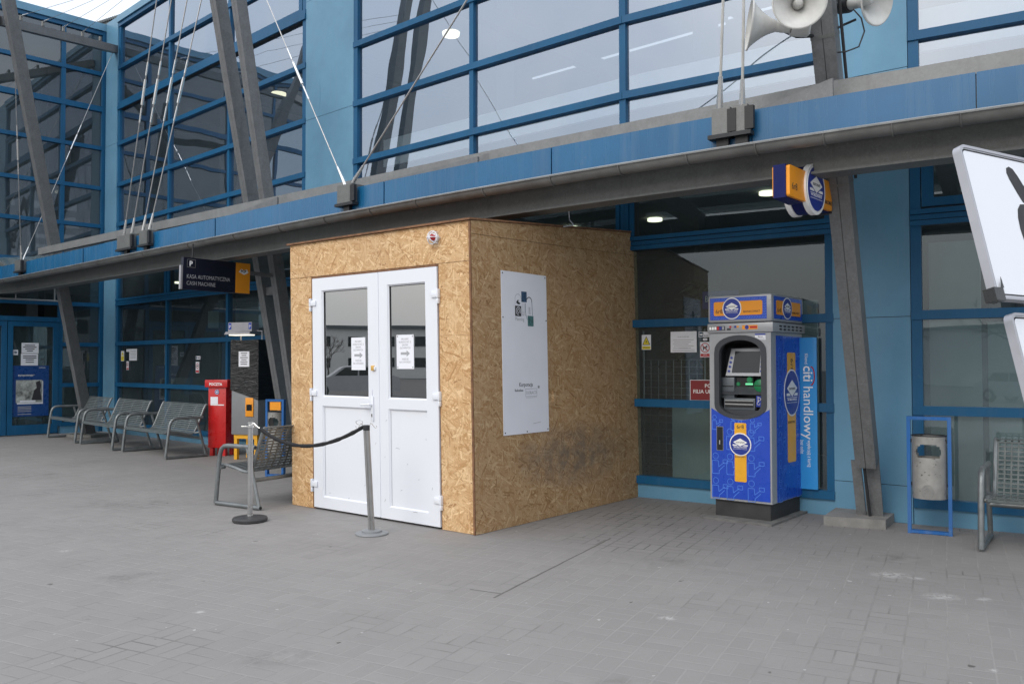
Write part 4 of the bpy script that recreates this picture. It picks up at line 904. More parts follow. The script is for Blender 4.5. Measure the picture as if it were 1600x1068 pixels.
mb = MB(AT); mb.poly(o1, -.26, -.25, M['atmdark']); mb.box(XL - .01, XL, 1.0, 1.74, -.25, -.026, M['atmdark']); mb.box(XR, XR + .01, 1.0, 1.74, -.25, -.026, M['atmdark'])
mb.add([(XL, 1.66, -.25), (XR, 1.66, -.25), (XR - .03, 1.74, -.03), (XL + .03, 1.74, -.03)], [(0, 1, 2, 3)], M['black'])
mb.add([(XL + .02, 1.36, -.16), (XR - .02, 1.36, -.16), (XR - .02, 1.20, -.05), (XL + .02, 1.20, -.05)], [(0, 1, 2, 3)], M['atmdark'])
rc = mb.build('fascia_recess', A)
# screen with function keys, leaning back
SC = AT @ frame((.1, 1.375, -.09), (1, 0, 0), (0, .965, -.26), (0, .26, .965))
mb = MB(SC); mb.poly([(.035, 0), (.425, 0), (.415, .275), (.065, .275)], 0, .02, M['atmgrey']); sc = mb.build('screen_surround', A)
mb = MB(SC); mb.poly([(.095, .03), (.375, .03), (.37, .245), (.11, .245)], .021, .023, M['screen']); mb.build('screen', sc)
for k in range(4):
    for x in (.067 + .004 * k, .396 - .002 * k):
        mb = MB(SC @ Matrix.Translation((x, .045 + .045 * k, .021))); mb.lathe([(.012, 0), (.012, .008)], M['atmnavy'], 12); mb.build('function_key', sc)
mb = MB(AT); mb.box(.235, .405, 1.20, 1.362, -.20, -.10, M['black']); mb.add([(.235, 1.205, -.10), (.405, 1.205, -.10), (.405, 1.25, -.19), (.235, 1.25, -.19)], [(0, 1, 2, 3)], M['atmmid'])
for k in range(4): mb.add([(.27 + .03 * k, 1.20, -.09), (.292 + .03 * k, 1.20, -.09), (.302 + .03 * k, 1.225, -.12), (.28 + .03 * k, 1.225, -.12)], [(0, 1, 2, 3)], M['lip'])
mb.build('card_bay', A)
mb = MB(AT); mb.rbox(.335, .405, 1.292, 1.310, -.098, -.075, M['green'], .004); mb.lathe([(.03, 0), (.025, .01)], M['greendim'], T=Matrix.Translation((.37, 1.34, -.098))); mb.lathe([(.02, 0), (.015, .01)], M['greendim'], T=Matrix.Translation((.255, 1.30, -.098))); mb.build('slot_light', A)
mb = MB(AT @ Matrix.Translation((.487, 1.288, -.085))); mb.lathe([(.06, 0), (.06, .02), (.05, .028)], M['greendim']); mb.box(-.05, .05, -.004, .004, .029, .031, M['black']); mb.build('card_slot', A)
mb = MB(AT); mb.rbox(.085, .225, 1.16, 1.365, -.16, -.07, M['atmmid'], .01); mb.box(.10, .215, 1.275, 1.283, -.07, -.064, M['black']); mb.build('receipt_unit', A)
mb = MB(AT); mb.rbox(.125, .445, 1.05, 1.165, -.14, -.045, M['atmmid'], .008)
for z in (1.135, 1.10): mb.box(.14, .43, z, z + .012, -.045, -.036, M['lip'] if z > 1.12 else M['cable'])
mb.box(.14, .43, 1.112, 1.133, -.0445, -.042, M['black']); mb.box(.14, .43, 1.075, 1.098, -.0445, -.042, M['black']); mb.build('cash_dispenser', A)
mb = MB(AT); mb.box(.455, .51, 1.085, 1.19, -.06, -.048, M['atmnavy']); mb.stroke(arc(.48, 1.12, .014, 90, 360), .004, -.047, M['white_ink']); mb.stroke([(.475, 1.18), (.475, 1.13)], .005, -.047, M['white_ink']); mb.stroke(arc(.487, 1.16, .014, -180, 180), .004, -.047, M['white_ink']); mb.build('sticker', A)
mb = MB(AT); mb.poly([(XL + .03, 1.05), (XR - .03, 1.05), (XR - .12, 1.0), ((XL + XR) / 2, .985), (XL + .12, 1.0)], -.12, -.05, M['atmdark']); mb.build('tray', A)
# blue lower panel, its upper edge cut to follow the arch
top = [(x, 1.075 - .118 * math.sin(math.pi * (x - .0) / AW) ** 1.0) for x in [.018 + i * (.59 / 16) for i in range(17)]]
mb = MB(AT); mb.poly([(.018, .20), (.608, .20)] + list(reversed(top)), .001, .006, M['atmblue']); lp = mb.build('lower_panel', A)
def figure(mb, x, y, s, c, w=.0045, clip=None):
    mb.stroke([(x + .032 * s * math.cos(a * .3927), y + .032 * s * math.sin(a * .3927)) for a in range(16)], w, c, M['figure'], True)
    mb.stroke([(x - .038 * s, y - .19 * s), (x - .038 * s, y - .05 * s), (x + .03 * s, y - .05 * s), (x + .035 * s, y - .115 * s), (x + .10 * s, y - .065 * s)], w, c, M['figure'])
    mb.stroke([(x - .038 * s, y - .19 * s), (x + .04 * s, y - .19 * s), (x + .04 * s, y - .155 * s), (x + .10 * s, y - .10 * s)], w, c, M['figure'])
    mb.stroke([(x + .085 * s, y - .035 * s), (x + .14 * s, y - .035 * s), (x + .14 * s, y - .075 * s), (x + .085 * s, y - .075 * s)], w, c, M['figure'], True)
mb = MB(AT)
for y in (.84, .60, .36):
    for x in (.05, .20, .415): 
        if x == .05 and y > .7: continue
        figure(mb, x + .01, y, .9, .0064)
for x in (.05, .245, .44): figure(mb, x, .96 if x > .3 else .975, .62, .0064)
mb.build('figure_pattern', lp)
mb = MB(AT); mb.poly(rrect(.258, .378, .368, .930, .012), .0070, .009, M['yellow']); mb.text('6r8', .318, .875, .055, .0094, M['ink'], 'CENTER'); mb.text('BANKOMAT', .318, .598, .021, .0094, M['ink'], 'CENTER')
emblem(mb, .318, .725, .100, .0095); mb.build('emblem_panel', lp)
mb = MB(AT); mb.box(.072, .142, .655, .888, .0062, .0085, M['lip']); mb.box(.077, .137, .660, .883, .0088, .011, M['black']); mb.box(.104, .114, .715, .755, .012, .020, M['bright']); mb.build('lock', lp)
# collar, header
mb = MB(); mb.rbox(-.012, AW + .028, -.02, AD + .012, 1.797, 1.888, M['atmgrey'], .006); cl = mb.build('collar', A)
mb = MB(AT)
mb.box(.005, .175, 1.822, 1.862, .0205, .0225, M['ink'])
for k, q in enumerate(('white_ink', 'white_ink', 'white_ink', 'signred', 'atmnavy', 'inkgrey')): mb.box(.010 + .027 * k, .032 + .027 * k, 1.827, 1.857, .0228, .0234, M[q])
for k, q in enumerate(('inkgrey', 'signred', 'inkgrey', 'atmnavy', 'orange')): mb.box(.195 + .025 * k, .216 + .025 * k, 1.842, 1.862, .0205, .0215, M[q])
mb.box(.195, .235, 1.822, 1.838, .0205, .0215, M['ink']); mb.box(.24, .30, 1.825, 1.829, .0205, .0215, M['inkgrey'])
mb.box(.35, .505, 1.825, 1.865, .0205, .0215, M['orange']); mb.disc(.398, 1.845, .02, .0218, .0225, M['atmnavy']); mb.box(.43, .50, 1.835, 1.855, .0218, .0222, M['signred']); mb.build('card_logos', cl)
mb = MB(AS)
for k in range(6):
    for z in (1.825, 1.855): mb.rbox(.14 + .105 * k, .20 + .105 * k, z - .008, z + .008, .027, .031, M['black'], .003)
mb.build('vent_slot', cl)
mb = MB(AT); mb.box(.47, .575, 1.722, 1.782, .0012, .003, M['paper']); mb.box(.47, .575, 1.768, 1.782, .0032, .004, M['atmnavy']); mb.text('Elavon', .50, 1.748, .018, .0034, M['ink'])
for k in range(3): mb.box(.48, .565, 1.740 - .007 * k, 1.742 - .007 * k, .0032, .0038, M['inkgrey'])
mb.build('notice_sticker', A)
mb = MB(); mb.rbox(-.008, AW + .018, -.018, AD + .006, 1.895, 2.16, M['atmgrey'], .02); hd = mb.build('header_box', A)
def header(T, w, x0, xe, tag_):
    mb = MB(T); mb.box(x0, x0 + w, 1.922, 2.135, .0, .003, M['atmblue'])
    for i in range(int(w / .026)):
        for j in range(8): mb.stroke([(x0 + .008 + i * .026, 1.932 + j * .025), (x0 + .018 + i * .026, 1.945 + j * .025), (x0 + .026 + i * .026, 1.940 + j * .025)], .003, .0034, M['figure'])
    mb.poly(rrect(x0 + w * .07, x0 + w * .93, 1.962, 2.098, .016), .0040, .006, M['orange'])
    mb.text('6r8', x0 + w * .10, 1.985, .058, .0064, M['ink'], xs=w / .6); mb.text('BANKOMAT', x0 + w * .60, 1.985, .030, .0064, M['ink'], xs=1.05 * w / .6)
    emblem(mb, x0 + w * xe, 2.03, .088 * (1 if w < .62 else 1.25), .0066, ry=.095); mb.build(tag_, hd)
header(AT @ Matrix.Translation((0, 0, .0185)), .575, .02, .40, 'header_front'); header(AS @ Matrix.Translation((0, 0, .0185)), .72, .03, .44, 'header_side')
# blue side wrap
mb = MB(AS); mb.box(.12, AD - .01, .185, 1.765, .001, .004, M['atmblue']); sw = mb.build('side_panel', A)
mb = MB(AS)
for y in (1.62, 1.35, 1.08, .82, .55, .36):
    for x in (.20, .66): figure(mb, x, y, .95, .0044)
mb.text('PEŁNA WYGODA', .715, 1.35, .055, .0046, M['figure'], rot=-math.pi / 2); mb.build('figure_pattern', sw)
mb = MB(AS); mb.poly(rrect(.385, .60, .535, 1.605, .02), .0048, .006, M['yellow']); mb.text('6r8', .47, 1.55, .10, .0064, M['ink'], rot=-math.pi / 2); mb.text('BANKOMAT', .49, .915, .034, .0064, M['ink'], 'CENTER'); emblem(mb, .492, 1.213, .185, .0066, ry=.215, ring=.07); mb.build('emblem_panel', sw)
# cyan banner standing against the glass behind the machine
T = fr(4); Bn = thing('banner', 'cyan bank banner with white vertical lettering standing between the cash machine and the window frame', 'banner', (*V[4], 0), HD[4])
BT = frame((.04, 0, 0), (1, 0, 0), (0, 0, 1), (0, -1, 0)); mb = MB(BT)
mb.box(1.70, 2.115, .25, 1.757, .078, .098, M['citi']); pb = mb.build('panel', Bn)
mb = MB(BT); rr = -math.pi / 2
mb.text('citi', 1.985, 1.478, .135, .0985, M['white_ink'], rot=rr, bold=.0015, xs=1.0); mb.text('handlowy', 1.985, 1.275, .135, .0985, M['white_ink'], rot=rr, bold=0, xs=1.02)
mb.text('Klienci', 2.0, 1.60, .045, .0985, M['white_ink'], rot=rr, xs=.9); mb.text('wypłacają z kartą', 2.02, .735, .05, .0985, M['white_ink'], rot=rr, xs=.75); mb.text('bez opłat', 1.95, .735, .05, .0985, M['white_ink'], rot=rr, xs=.75)
mb.stroke(arc(2.062, 1.375, .030, -90, 90, ry=.088), .012, .0988, M['signred']); mb.build('lettering', pb)
mb = MB(BT); mb.box(1.72, 1.76, .0, .25, .09, .115, M['darkmetal']); mb.box(1.86, 1.90, .0, .25, .078, .098, M['darkmetal']); mb.box(1.68, 1.92, 0, .012, .03, .18, M['darkmetal']); mb.build('stand', Bn)
mb = MB(frame((3.02, 8.17, 0), (.8, -.6, 0), (0, 0, 1), (-.6, -.8, 0))); mb.rbox(0, .13, 0, .06, 0, .09, M['paper'], .01); tag(mb.build('cardboard_box'), 'small white box lying on the paving between cash machine and mast footing', 'box')

# ------------------------------------------------------------------ projecting bank sign on the right mast
S = thing('projecting_sign', 'blue and orange box sign reading euronet and BANKOMAT projecting from the right mast', 'sign', (2.012, 6.352, 2.865), 49.5)
# local x runs towards the mast, faces look along -y (camera left) and +y
ST_ = frame((0, 0, 0), (1, 0, 0), (0, 0, 1), (0, -1, 0)); TH = .048
FTs = ST_
blob = [(-.01, -.125), (.27, -.135)] + [(.47 + .19 * math.cos(R(a)), -.0 + .19 * math.sin(R(a))) for a in range(222, 322, 12)] + [(.66, -.125), (.87, -.125), (.87, .125), (.66, .125)] + [(.47 + .19 * math.cos(R(a)), .19 * math.sin(R(a))) for a in range(40, 142, 12)] + [(.27, .125), (-.01, .125)]
mb = MB(ST_); mb.poly(blob, -TH, TH, M['casing']); mb.build('casing', S)
for s in (1, -1):
    T = ST_ if s == 1 else ST_ @ Matrix.Translation((.86, 0, 0)) @ Matrix.Rotation(math.pi, 4, 'Y')
    mb = MB(T); mb.poly(rrect(0, .865, -.118, .118, .02), TH + .001, TH + (.028 if s == 1 else .008), M['orange'])
    if s == 1:
        mb.text('6r8', .04, -.06, .075, TH + .0285, M['ink']); mb.text('BANKOMAT', .675, -.075, .046, TH + .0285, M['ink'], xs=.75, bold=.0006)
    mb.build('orange_plate', S)
    mb = MB(T); x = .47 if s == 1 else .39
    mb.disc(x, 0, .20, TH + .0012, TH + .045, M['white_ink'], seg=44); emblem(mb, x, 0, .172, TH + .0455, ring=.01); mb.build('emblem_disc', S)
mb = MB(ST_); mb.box(.875, .96, -.13, .13, -.06, .06, M['darkmetal']); mb.box(.96, .99, -.11, .17, -.11, .11, M['darkmetal'])
for z in (-.07, .07): mb.lathe([(.014, 0), (.014, .012)], M['cable'], 10, T=Matrix.Translation((.92, z, .06)))
mb.build('mounting_bracket', S)
mb = MB(ST_); mb.tube([(.98, .10, .10), (1.02, .15, .12), (1.03, .26, .12), (1.0, .36, .10), (.99, .42, .05)], .011, M['black']); mb.build('power_cable', S)

# ------------------------------------------------------------------ loudspeakers on the right mast
def horn(name_label, c, direc, r, L, inner=True):
    t = thing('loudspeaker', name_label, 'loudspeaker', c, 0, 'horn loudspeakers on the right mast')
    d = Vector(direc).normalized(); q = d.to_track_quat('Z', 'Y').to_matrix().to_4x4()
    pr = [(r * (.16 + .84 * ((i / 16) ** 2.4)), -L + L * i / 16) for i in range(17)]
    mb = MB(q); mb.lathe(pr, M['horn'], 44, cap=False); mb.lathe([(a * .985 - .002, z + .004) for a, z in pr], M['horn'], 44, cap=False)
    mb.lathe([(r - .004, -.004), (r + .006, -.006), (r + .008, .002), (r, .006), (r - .008, .0)], M['horn'], 44, cap=False); mb.build('bell', t)
    if inner: mb = MB(q); mb.lathe([(r * .27, -L * .98), (r * .25, -L * .75), (r * .16, -L * .25), (r * .13, -L * .2), (.02, -L * .19)], M['horn'], 24); mb.build('throat_tube', t)
    mb = MB(q); mb.lathe([(r * .2, -L), (r * .36, -L), (r * .38, -L * 1.05), (r * .38, -L * 1.4), (r * .30, -L * 1.45)], M['darkmetal'] if name_label.startswith('right') else M['horn'], 28); mb.build('driver', t)
    return t
horn('large grey white horn loudspeaker facing the camera beside the right mast', (2.075, 6.06, 4.105), (-.22, -.90, -.22), .185, .24)
horn('grey white horn loudspeaker seen from the side facing left above the pale rods', (1.775, 6.28, 4.02), (-.96, .13, .10), .178, .30)
horn('right horn loudspeaker facing right with a black driver and a dangling wire', (2.79, 6.42, 4.27), (.52, -.80, -.22), .185, .24)
mb = MB(); mb.tube([P4(4.15), (2.25, 6.45, 4.15), (2.15, 6.35, 4.12)], .018, M['darkmetal']); mb.tube([P4(4.05), (2.2, 6.5, 4.02), (2.02, 6.35, 4.02)], .016, M['darkmetal']); mb.tube([P4(4.10) + Vector((.1, 0, 0)), (2.62, 6.62, 4.16), (2.70, 6.60, 4.19)], .010, M['black'], 6)
mb.tube([P4(4.15), (2.5, 6.6, 4.3), (2.68, 6.66, 4.36)], .016, M['darkmetal'])
mb.tube([(2.66, 6.55, 4.25), (2.70, 6.5, 4.16), (2.715, 6.48, 4.05), (2.67, 6.48, 3.93), (2.58, 6.5, 3.90), (2.52, 6.52, 3.90)], .006, M['black'], 6)
tag(mb.build('loudspeaker_bracket'), 'dark steel arms and thin black wire holding the loudspeakers on the right mast', 'bracket')
mb = MB(); n_ = Vector((.1, -.085, 0)); mb.tube([P4(z) + n_ for z in (3.0, 3.6, 4.2, 4.6, 5.2, 6.5)], .012, M['darkmetal'], 6); tag(mb.build('wire_conduit'), 'thin dark wire conduit running up the right edge of the right mast', 'conduit')

# ------------------------------------------------------------------ benches
def bench(label, loc, rz, L, kind, group):
    t = thing('bench', label, 'bench', loc, rz, group)
    prof = [(.02, .405), (.05, .425), (.12, .425), (.25, .405), (.38, .375), (.45, .372), (.50, .40), (.54, .47), (.60, .62), (.66, .77), (.69, .83), (.715, .845)]
    P_ = [Vector((0, y, z)) for y, z in prof]
    def res(step):
        out = []; acc = 0; nxt = 0
        for a, b in zip(P_, P_[1:]):
            l = (b - a).length
            while nxt <= acc + l: out.append((a.lerp(b, (nxt - acc) / l), (b - a).normalized())); nxt += step
            acc += l
        return out
    mb = MB()
    if kind == 'slat':
        for p, d in res(.034): n = Vector((0, -d.z, d.y)); mb.beam(p + Vector((.05, 0, 0)), p + Vector((L - .05, 0, 0)), .006, .023, M['benchd'], d)
        for x in (.35, L / 2, L - .35): mb.tube([p + Vector((x, 0, 0)) + Vector((0, 0, -.004)) for p in P_], .006, M['benchm'], 6)
    else:
        st, cs, w1, w2 = (.034, .085, .016, .022) if kind == 'slot' else (.040, .050, .013, .013)
        BM = M['benchm'] if kind == 'slot' else M['benchg']
        for p, d in res(st): mb.beam(p + Vector((.05, 0, 0)), p + Vector((L - .05, 0, 0)), .007, w1, BM, d)
        x = .07
        while x < L - .05:
            for a, b in zip(P_, P_[1:]): mb.beam(a + Vector((x, 0, 0)), b + Vector((x, 0, 0)), w2, .006, BM, Vector((0, -(b - a).z, (b - a).y)))
            x += cs
        mb.beam((.05, .70, .845), (L - .05, .70, .845), .05, .008, BM); mb.beam((.05, .02, .41), (L - .05, .02, .41), .02, .02, BM)
    mb.build('seat', t)
    for x in (.05, L - .05): mb = MB(); mb.tube([p + Vector((x, 0, 0)) for p in P_], .017, M['benchm'], 8); mb.build('seat_edge_tube', t)
    for x in (0, L):
        mb = MB(); mb.tube([(x, .70, .025), (x, .02, .025)], .024, M['benchm'], 10)
        mb.tube([(x, .012, .02), (x, .03, .20), (x, .06, .45), (x, .075, .54), (x, .10, .60), (x, .145, .632), (x, .20, .640), (x, .62, .640)], .024, M['benchm'], 10)
        mb.tube([(x, .50, .63), (x, .52, .56), (x, .60, .30), (x, .68, .03)], .021, M['benchm'], 10)
        for y, z in ((.705, .025), (.625, .64)): mb.tube([(x, y - .012, z), (x, y, z)], .016, M['black'], 8)
        mb.build('side_frame', t)
    mb = MB(); mb.tube([(0, .56, .40), (.05, .5, .39)], .018, M['benchm']); mb.tube([(L, .56, .40), (L - .05, .5, .39)], .018, M['benchm']); mb.tube([(0, .60, .30), (L, .60, .30)], .022, M['benchm'], 10); mb.tube([(0, .08, .40), (.06, .08, .40)], .018, M['benchm']); mb.tube([(L, .08, .40), (L - .06, .08, .40)], .018, M['benchm']); mb.build('cross_bar', t)
    return t
g1 = 'slatted steel benches in a row below the left windows'
b0 = bench('slatted steel bench nearest the red letter box', (-6.68, 14.60, 0), -44.2, 1.70, 'slat', g1)
for loc, rz, lab in (((-8.12, 16.02, 0), -46.5, 'middle slatted steel bench of the three by the left windows'), ((-9.50, 17.42, 0), -46, 'leftmost slatted steel bench beside the leftmost mast')):
    c = copy_tree(b0); c.location = loc; c.rotation_euler = (0, 0, R(rz)); c['label'] = lab
bench('slotted steel bench end-on behind the barrier post, running behind the chipboard booth', (-2.25, 10.62, 0), -122, 1.75, 'slot', 'grid steel benches')
bench('square grid steel bench cut by the right edge beside the blue framed bin', (3.725, 6.80, 0), -35, 1.8, 'grid', 'grid steel benches')

# ------------------------------------------------------------------ litter bins
def bin_(label, loc, rz, orange=False, w=.353):
    t = thing('litter_bin', label, 'litter bin', loc, rz, 'litter bins in blue frames')
    mb = MB(); 
    for x in (.0, w - .03): mb.box(x, x + .03, -.03, .03, 0.0, 1.03, M['bin_blue'])
    mb.box(.03, w - .03, -.028, .028, 1.0, 1.029, M['bin_blue']); mb.box(.03, w - .03, -.028, .028, .004, .03, M['bin_blue']); mb.build('frame', t)
    # can: elliptic sheet with a slot cut through front and back
    mb = MB(); n = 64; cx = w / 2; rx, ry = w * .39, w * .31; zs = [.315, .34, .50, .655, .675, .70, .725, .75, .775, .79, .845, .862]; vs = []; fs = []
    zl, zh, half = .665, .785, .098 * w / .353
    def pos(k, z): a = 2 * math.pi * k / n; return (cx + rx * math.cos(a), ry * math.sin(a), z)
    for z in zs: vs += [pos(k, z) for k in range(n)]
    def hole(k, z):
        a = 2 * math.pi * (k + .5) / n; x = abs(rx * math.cos(a)); zz = abs(z - (zl + zh) / 2); hz = (zh - zl) / 2
        if zz > hz or x > half: return False
        dx = max(0, x - (half - hz)); return dx * dx + zz * zz < hz * hz * 1.05
    for i in range(len(zs) - 1):
        for k in range(n):
            if not hole(k, (zs[i] + zs[i + 1]) / 2): fs.append((i * n + k, i * n + (k + 1) % n, (i + 1) * n + (k + 1) % n, (i + 1) * n + k))
    mb.add(vs, fs, M['can'], True); mb.poly([(cx + rx * math.cos(k * .1963), ry * math.sin(k * .1963)) for k in range(32)], .316, .322, M['darkmetal'])
    mb.tube([(cx + rx * math.cos(k * .1963), ry * math.sin(k * .1963), .864) for k in range(33)], .006, M['darkmetal'], 6); can = mb.build('can', t)
    mb = MB(frame((cx - .01, -.112, .385), (1, 0, 0), (0, 0, 1), (0, -1, 0)))
    if not orange:
        mb.stroke([(.045 * math.cos(a * .2618), .055 * math.sin(a * .2618)) for a in range(24)], .005, .004, M['lip'], True)
        for q in ([(-.03, .01), (0, .04), (.03, .01)], [(-.02, .005), (.0, .02), (.02, .005)], [(-.025, -.035), (-.025, -.01), (-.005, -.012), (-.005, -.035)], [(.008, -.035), (.008, -.008), (.028, -.008), (.028, -.035)]): mb.stroke(q, .005, .004, M['lip'])
        mb.build('embossed_mark', can)
    for z in (.42, .80):
        mb = MB(); mb.box(.028, .045, -.012, .012, z, z + .03, M['darkmetal']); mb.box(w - .045, w - .028, -.012, .012, z, z + .03, M['darkmetal']); mb.build('bracket', t)
    if orange: mb = MB(); mb.box(.06, w - .05, -.02, .02, .885, .995, M['orange']); mb.build('orange_plate', t)
    return t
bin_('worn steel litter bin in a blue frame by the right cladding strip', (3.517, 7.60, 0), -29)
bin_('steel litter bin in a blue frame with an orange plate beside the black wrapped machine', (-3.30, 11.45, 0), -14, True, .27)

# ------------------------------------------------------------------ letter box
t = thing('letter_box', 'red post letter box lettered POCZTA standing right of the slatted benches', 'letter box', (-5.0, 14.02, 0), -16)
LB = frame((0, 0, 0), (1, 0, 0), (0, 0, 1), (0, -1, 0))
mb = MB(); mb.rbox(0, .335, 0, .30, .13, 1.16, M['red'], .006); mb.build('body', t)
mb = MB(); mb.rbox(-.045, .385, -.04, .34, 1.12, 1.245, M['red'], .012); lid = mb.build('lid', t)
mb = MB(LB); mb.text('POCZTA', .165, 1.152, .062, .0415, M['white_ink'], 'CENTER', bold=.002); mb.build('lettering', lid)
for x in (.02, .255):
    for y in (.02, .22): mb = MB(); mb.poly([(x, y), (x + .06, y), (x + .06, y + .06), (x, y + .06)], 0, .13, M['red']); mb.build('leg', t)
mb = MB(LB); mb.disc(.165, 1.045, .042, .001, .004, M['atmnavy']); mb.stroke([(.165 + .034 * math.cos(a * .4), 1.045 + .034 * math.sin(a * .4)) for a in range(16)], .006, .0045, M['white_ink'], True)
mb.poly([(.145, 1.055), (.185, 1.06), (.18, 1.045), (.165, 1.025), (.155, 1.04)], .0045, .005, M['white_ink']); mb.build('post_horn_badge', t)
mb = MB(LB); mb.box(.045, .185, .845, .965, .001, .004, M['paper']); mb.box(.045, .30, .825, .842, .001, .005, M['white_ink']); mb.build('collection_label', t)

# ------------------------------------------------------------------ parking pay machine wrapped in black film
t = thing('parking_pay_machine', 'grey parking pay machine wrapped in black film on a yellow stand beside the letter box', 'pay machine', (-4.43, 13.45, 0), -20)
PM = frame((0, 0, 0), (1, 0, 0), (0, 0, 1), (0, -1, 0)); w = .50
mb = MB(); mb.rbox(0, w, 0, .42, .395, 1.2, M['grey'], .006); mb.build('cabinet', t)
mb = MB(); n = 10
pts = [(-.012, 1.095), (w * .5, 1.02), (w + .012, .94), (w + .012, 1.885), (w * .5, 1.875), (-.012, 1.885)]
mb = MB(PM); mb.poly(pts, -.44, .014, M['film']); mb.build('black_film', t)
mb = MB(PM); mb.box(.145, .345, 1.46, 1.70, .016, .019, M['paper'])
for k in range(6): q = (.06, .045, .07, .05, .065, .06)[k]; mb.box(.245 - q, .245 + q, 1.665 - .034 * k, 1.677 - .034 * k, .0195, .020, M['ink'])
mb.build('paper_notice', t)
mb = MB(PM); mb.rbox(.27, .42, .68, .975, .001, .014, M['orange'], .006); mb.box(.295, .395, .775, .87, .015, .018, M['screen']); mb.build('display_panel', t)
mb = MB()
for x in (.03, w - .09):
    for y in (.03, .33): mb.box(x, x + .055, y, y + .055, 0, .33, M['yellow'])
mb.box(.03, w - .035, .025, .385, .33, .394, M['yellow']); mb.build('stand', t)
mb = MB(PM); mb.box(-.09, .36, 2.015, 2.16, -.20, -.02, M['rim']); mb.poly([(-.12, 1.97), (.36, 1.97), (.37, 2.005), (-.09, 2.012)], -.24, .04, M['rim']); lm = mb.build('lamp_hood', t)
mb = MB(PM); mb.box(-.06, .31, 1.952, 1.969, -.16, .0, M['lampw']); mb.build('tube', lm)
mb = MB(PM)
for x in (-.08, .30): mb.box(x, x + .05, 2.05, 2.15, -.019, -.017, M['atmblue']); mb.text('P', x + .008, 2.07, .07, -.0165, M['white_ink'], bold=.001)
mb.build('parking_mark', lm)
mb = MB(PM); mb.tube([(.08, 1.88, -.12), (.08, 1.98, -.12)], .014, M['rim']); mb.tube([(.48, 1.88, -.12), (.48, 2.02, -.12), (.36, 2.03, -.12)], .010, M['rim']); mb.build('lamp_post', t)

# ------------------------------------------------------------------ hanging parking sign
t = thing('hanging_sign', 'dark hanging sign with P, KASA AUTOMATYCZNA CASH MACHINE and an orange end panel', 'sign', (-4.42, 11.40, 2.51), 52)
HS = frame((0, 0, 0), (1, 0, 0), (0, -.035, 1), (0, -1, 0)); mb = MB(HS); Ls = 1.04
mb.box(0, Ls, 0, .43, -.06, .0, M['navy']); mb.build('board', t)
mb = MB(HS); mb.box(Ls * .775, Ls, .001, .429, .001, .003, M['orange']); mb.poly([(Ls * .82, .30), (Ls * .86, .345), (Ls * .90, .33), (Ls * .95, .345), (Ls * .975, .30), (Ls * .95, .285), (Ls * .90, .265), (Ls * .86, .285)], .0032, .004, M['white_ink']); mb.text('PCP', Ls * .895, .295, .052, .0045, M['ink'], 'CENTER', bold=.002); mb.build('orange_panel', t)
mb = MB(HS); mb.stroke([(.055, .30), (.175, .30), (.175, .405), (.055, .405)], .006, .002, M['lip'], True); mb.text('P', .085, .318, .095, .002, M['white_ink'], bold=.003)
mb.text('KASA AUTOMATYCZNA', .05, .150, .078, .002, M['inkgrey'], xs=.78); mb.text('CASH MACHINE', .05, .060, .078, .002, M['inkgrey'], xs=.78); mb.build('lettering', t)
mb = MB(HS); mb.box(-.03, -.002, .0, .32, -.05, -.01, M['rim']); mb.beam((Ls, .30, -.03), (Ls + .42, .30, -.03), .08, .05, M['galv'], (0, 1, 0)); mb.tube([(.15, .43, -.03), (.15, .62, -.03)], .012, M['darkmetal']); mb.build('bracket', t)

# ------------------------------------------------------------------ barrier posts and rope
t = thing('barrier_post', 'brushed steel barrier post on a black rubber base left of the booth door', 'barrier post', (-2.507, 8.169, 0), 0, 'rope barrier posts')
mb = MB(); mb.lathe([(.150, 0), (.162, .008), (.164, .03), (.155, .042), (.06, .052), (.02, .054)], M['rubber'], 48); mb.build('base', t)
mb = MB(); mb.lathe([(.024, .05), (.024, .90)], M['cable'], 24); mb.lathe([(.028, .05), (.028, .065)], M['bright'], 24); mb.build('pole', t)
mb = MB(); mb.lathe([(.034, .895), (.034, .915), (.022, .918), (.022, .93), (.030, .932), (.030, .948)], M['bright'], 24); mb.rbox(-.085, .02, -.02, .012, .898, .910, M['bright'], .003); mb.build('cap', t)
t = thing('barrier_post', 'grooved grey barrier post tilting left in front of the booth doors', 'barrier post', (-1.24, 7.548, 0), 0, 'rope barrier posts')
mb = MB(); mb.lathe([(.140, 0), (.145, .006), (.142, .014), (.09, .022), (.088, .036), (.03, .042)], M['grey'], 48); mb.build('base', t)
tl = Matrix.Identity(4); tl[0][2] = -.050; tl[1][2] = -.02
mb = MB(tl); 
prof = []
for k in range(40):
    a = 2 * math.pi * k / 40; r = .0285 if (k % 10) not in (0, 9) else .021; prof.append((r * math.cos(a), r * math.sin(a)))
mb.poly(prof, .04, .945, M['cable']); mb.build('pole', t)
mb = MB(tl); mb.lathe([(.030, .915), (.031, .955), (.024, .962)], M['darkmetal'], 24)
for s in (1, -1): mb.tube([(s * (.03 + .03 * (1 - math.cos(a * .35))), .01 * s, .955 + .022 * math.sin(a * .7)) for a in range(10)], .003, M['bright'], 6)
mb.tube([(-.06 + .03 * math.cos(a * .45), 0, .985 + .02 * math.sin(a * .45)) for a in range(15)], .003, M['bright'], 6); mb.build('cap', t)
mb = MB(); a = Vector((-2.40, 8.12, .885)); b = Vector((-1.315, 7.54, .945)); pts = []; rr = []
for i in range(41):
    f = i / 40; p = a.lerp(b, f); p.z -= .165 * 4 * f * (1 - f) * (1 + .25 * (.5 - f)); pts.append(p); rr.append(.0175 + .0016 * math.sin(i * 1.1) + .0012 * math.sin(i * 2.3))
mb.tube(pts, rr, M['rope'], 10); ro = mb.build('barrier_rope'); tag(ro, 'black sagging cloth barrier rope between the two barrier posts', 'rope')
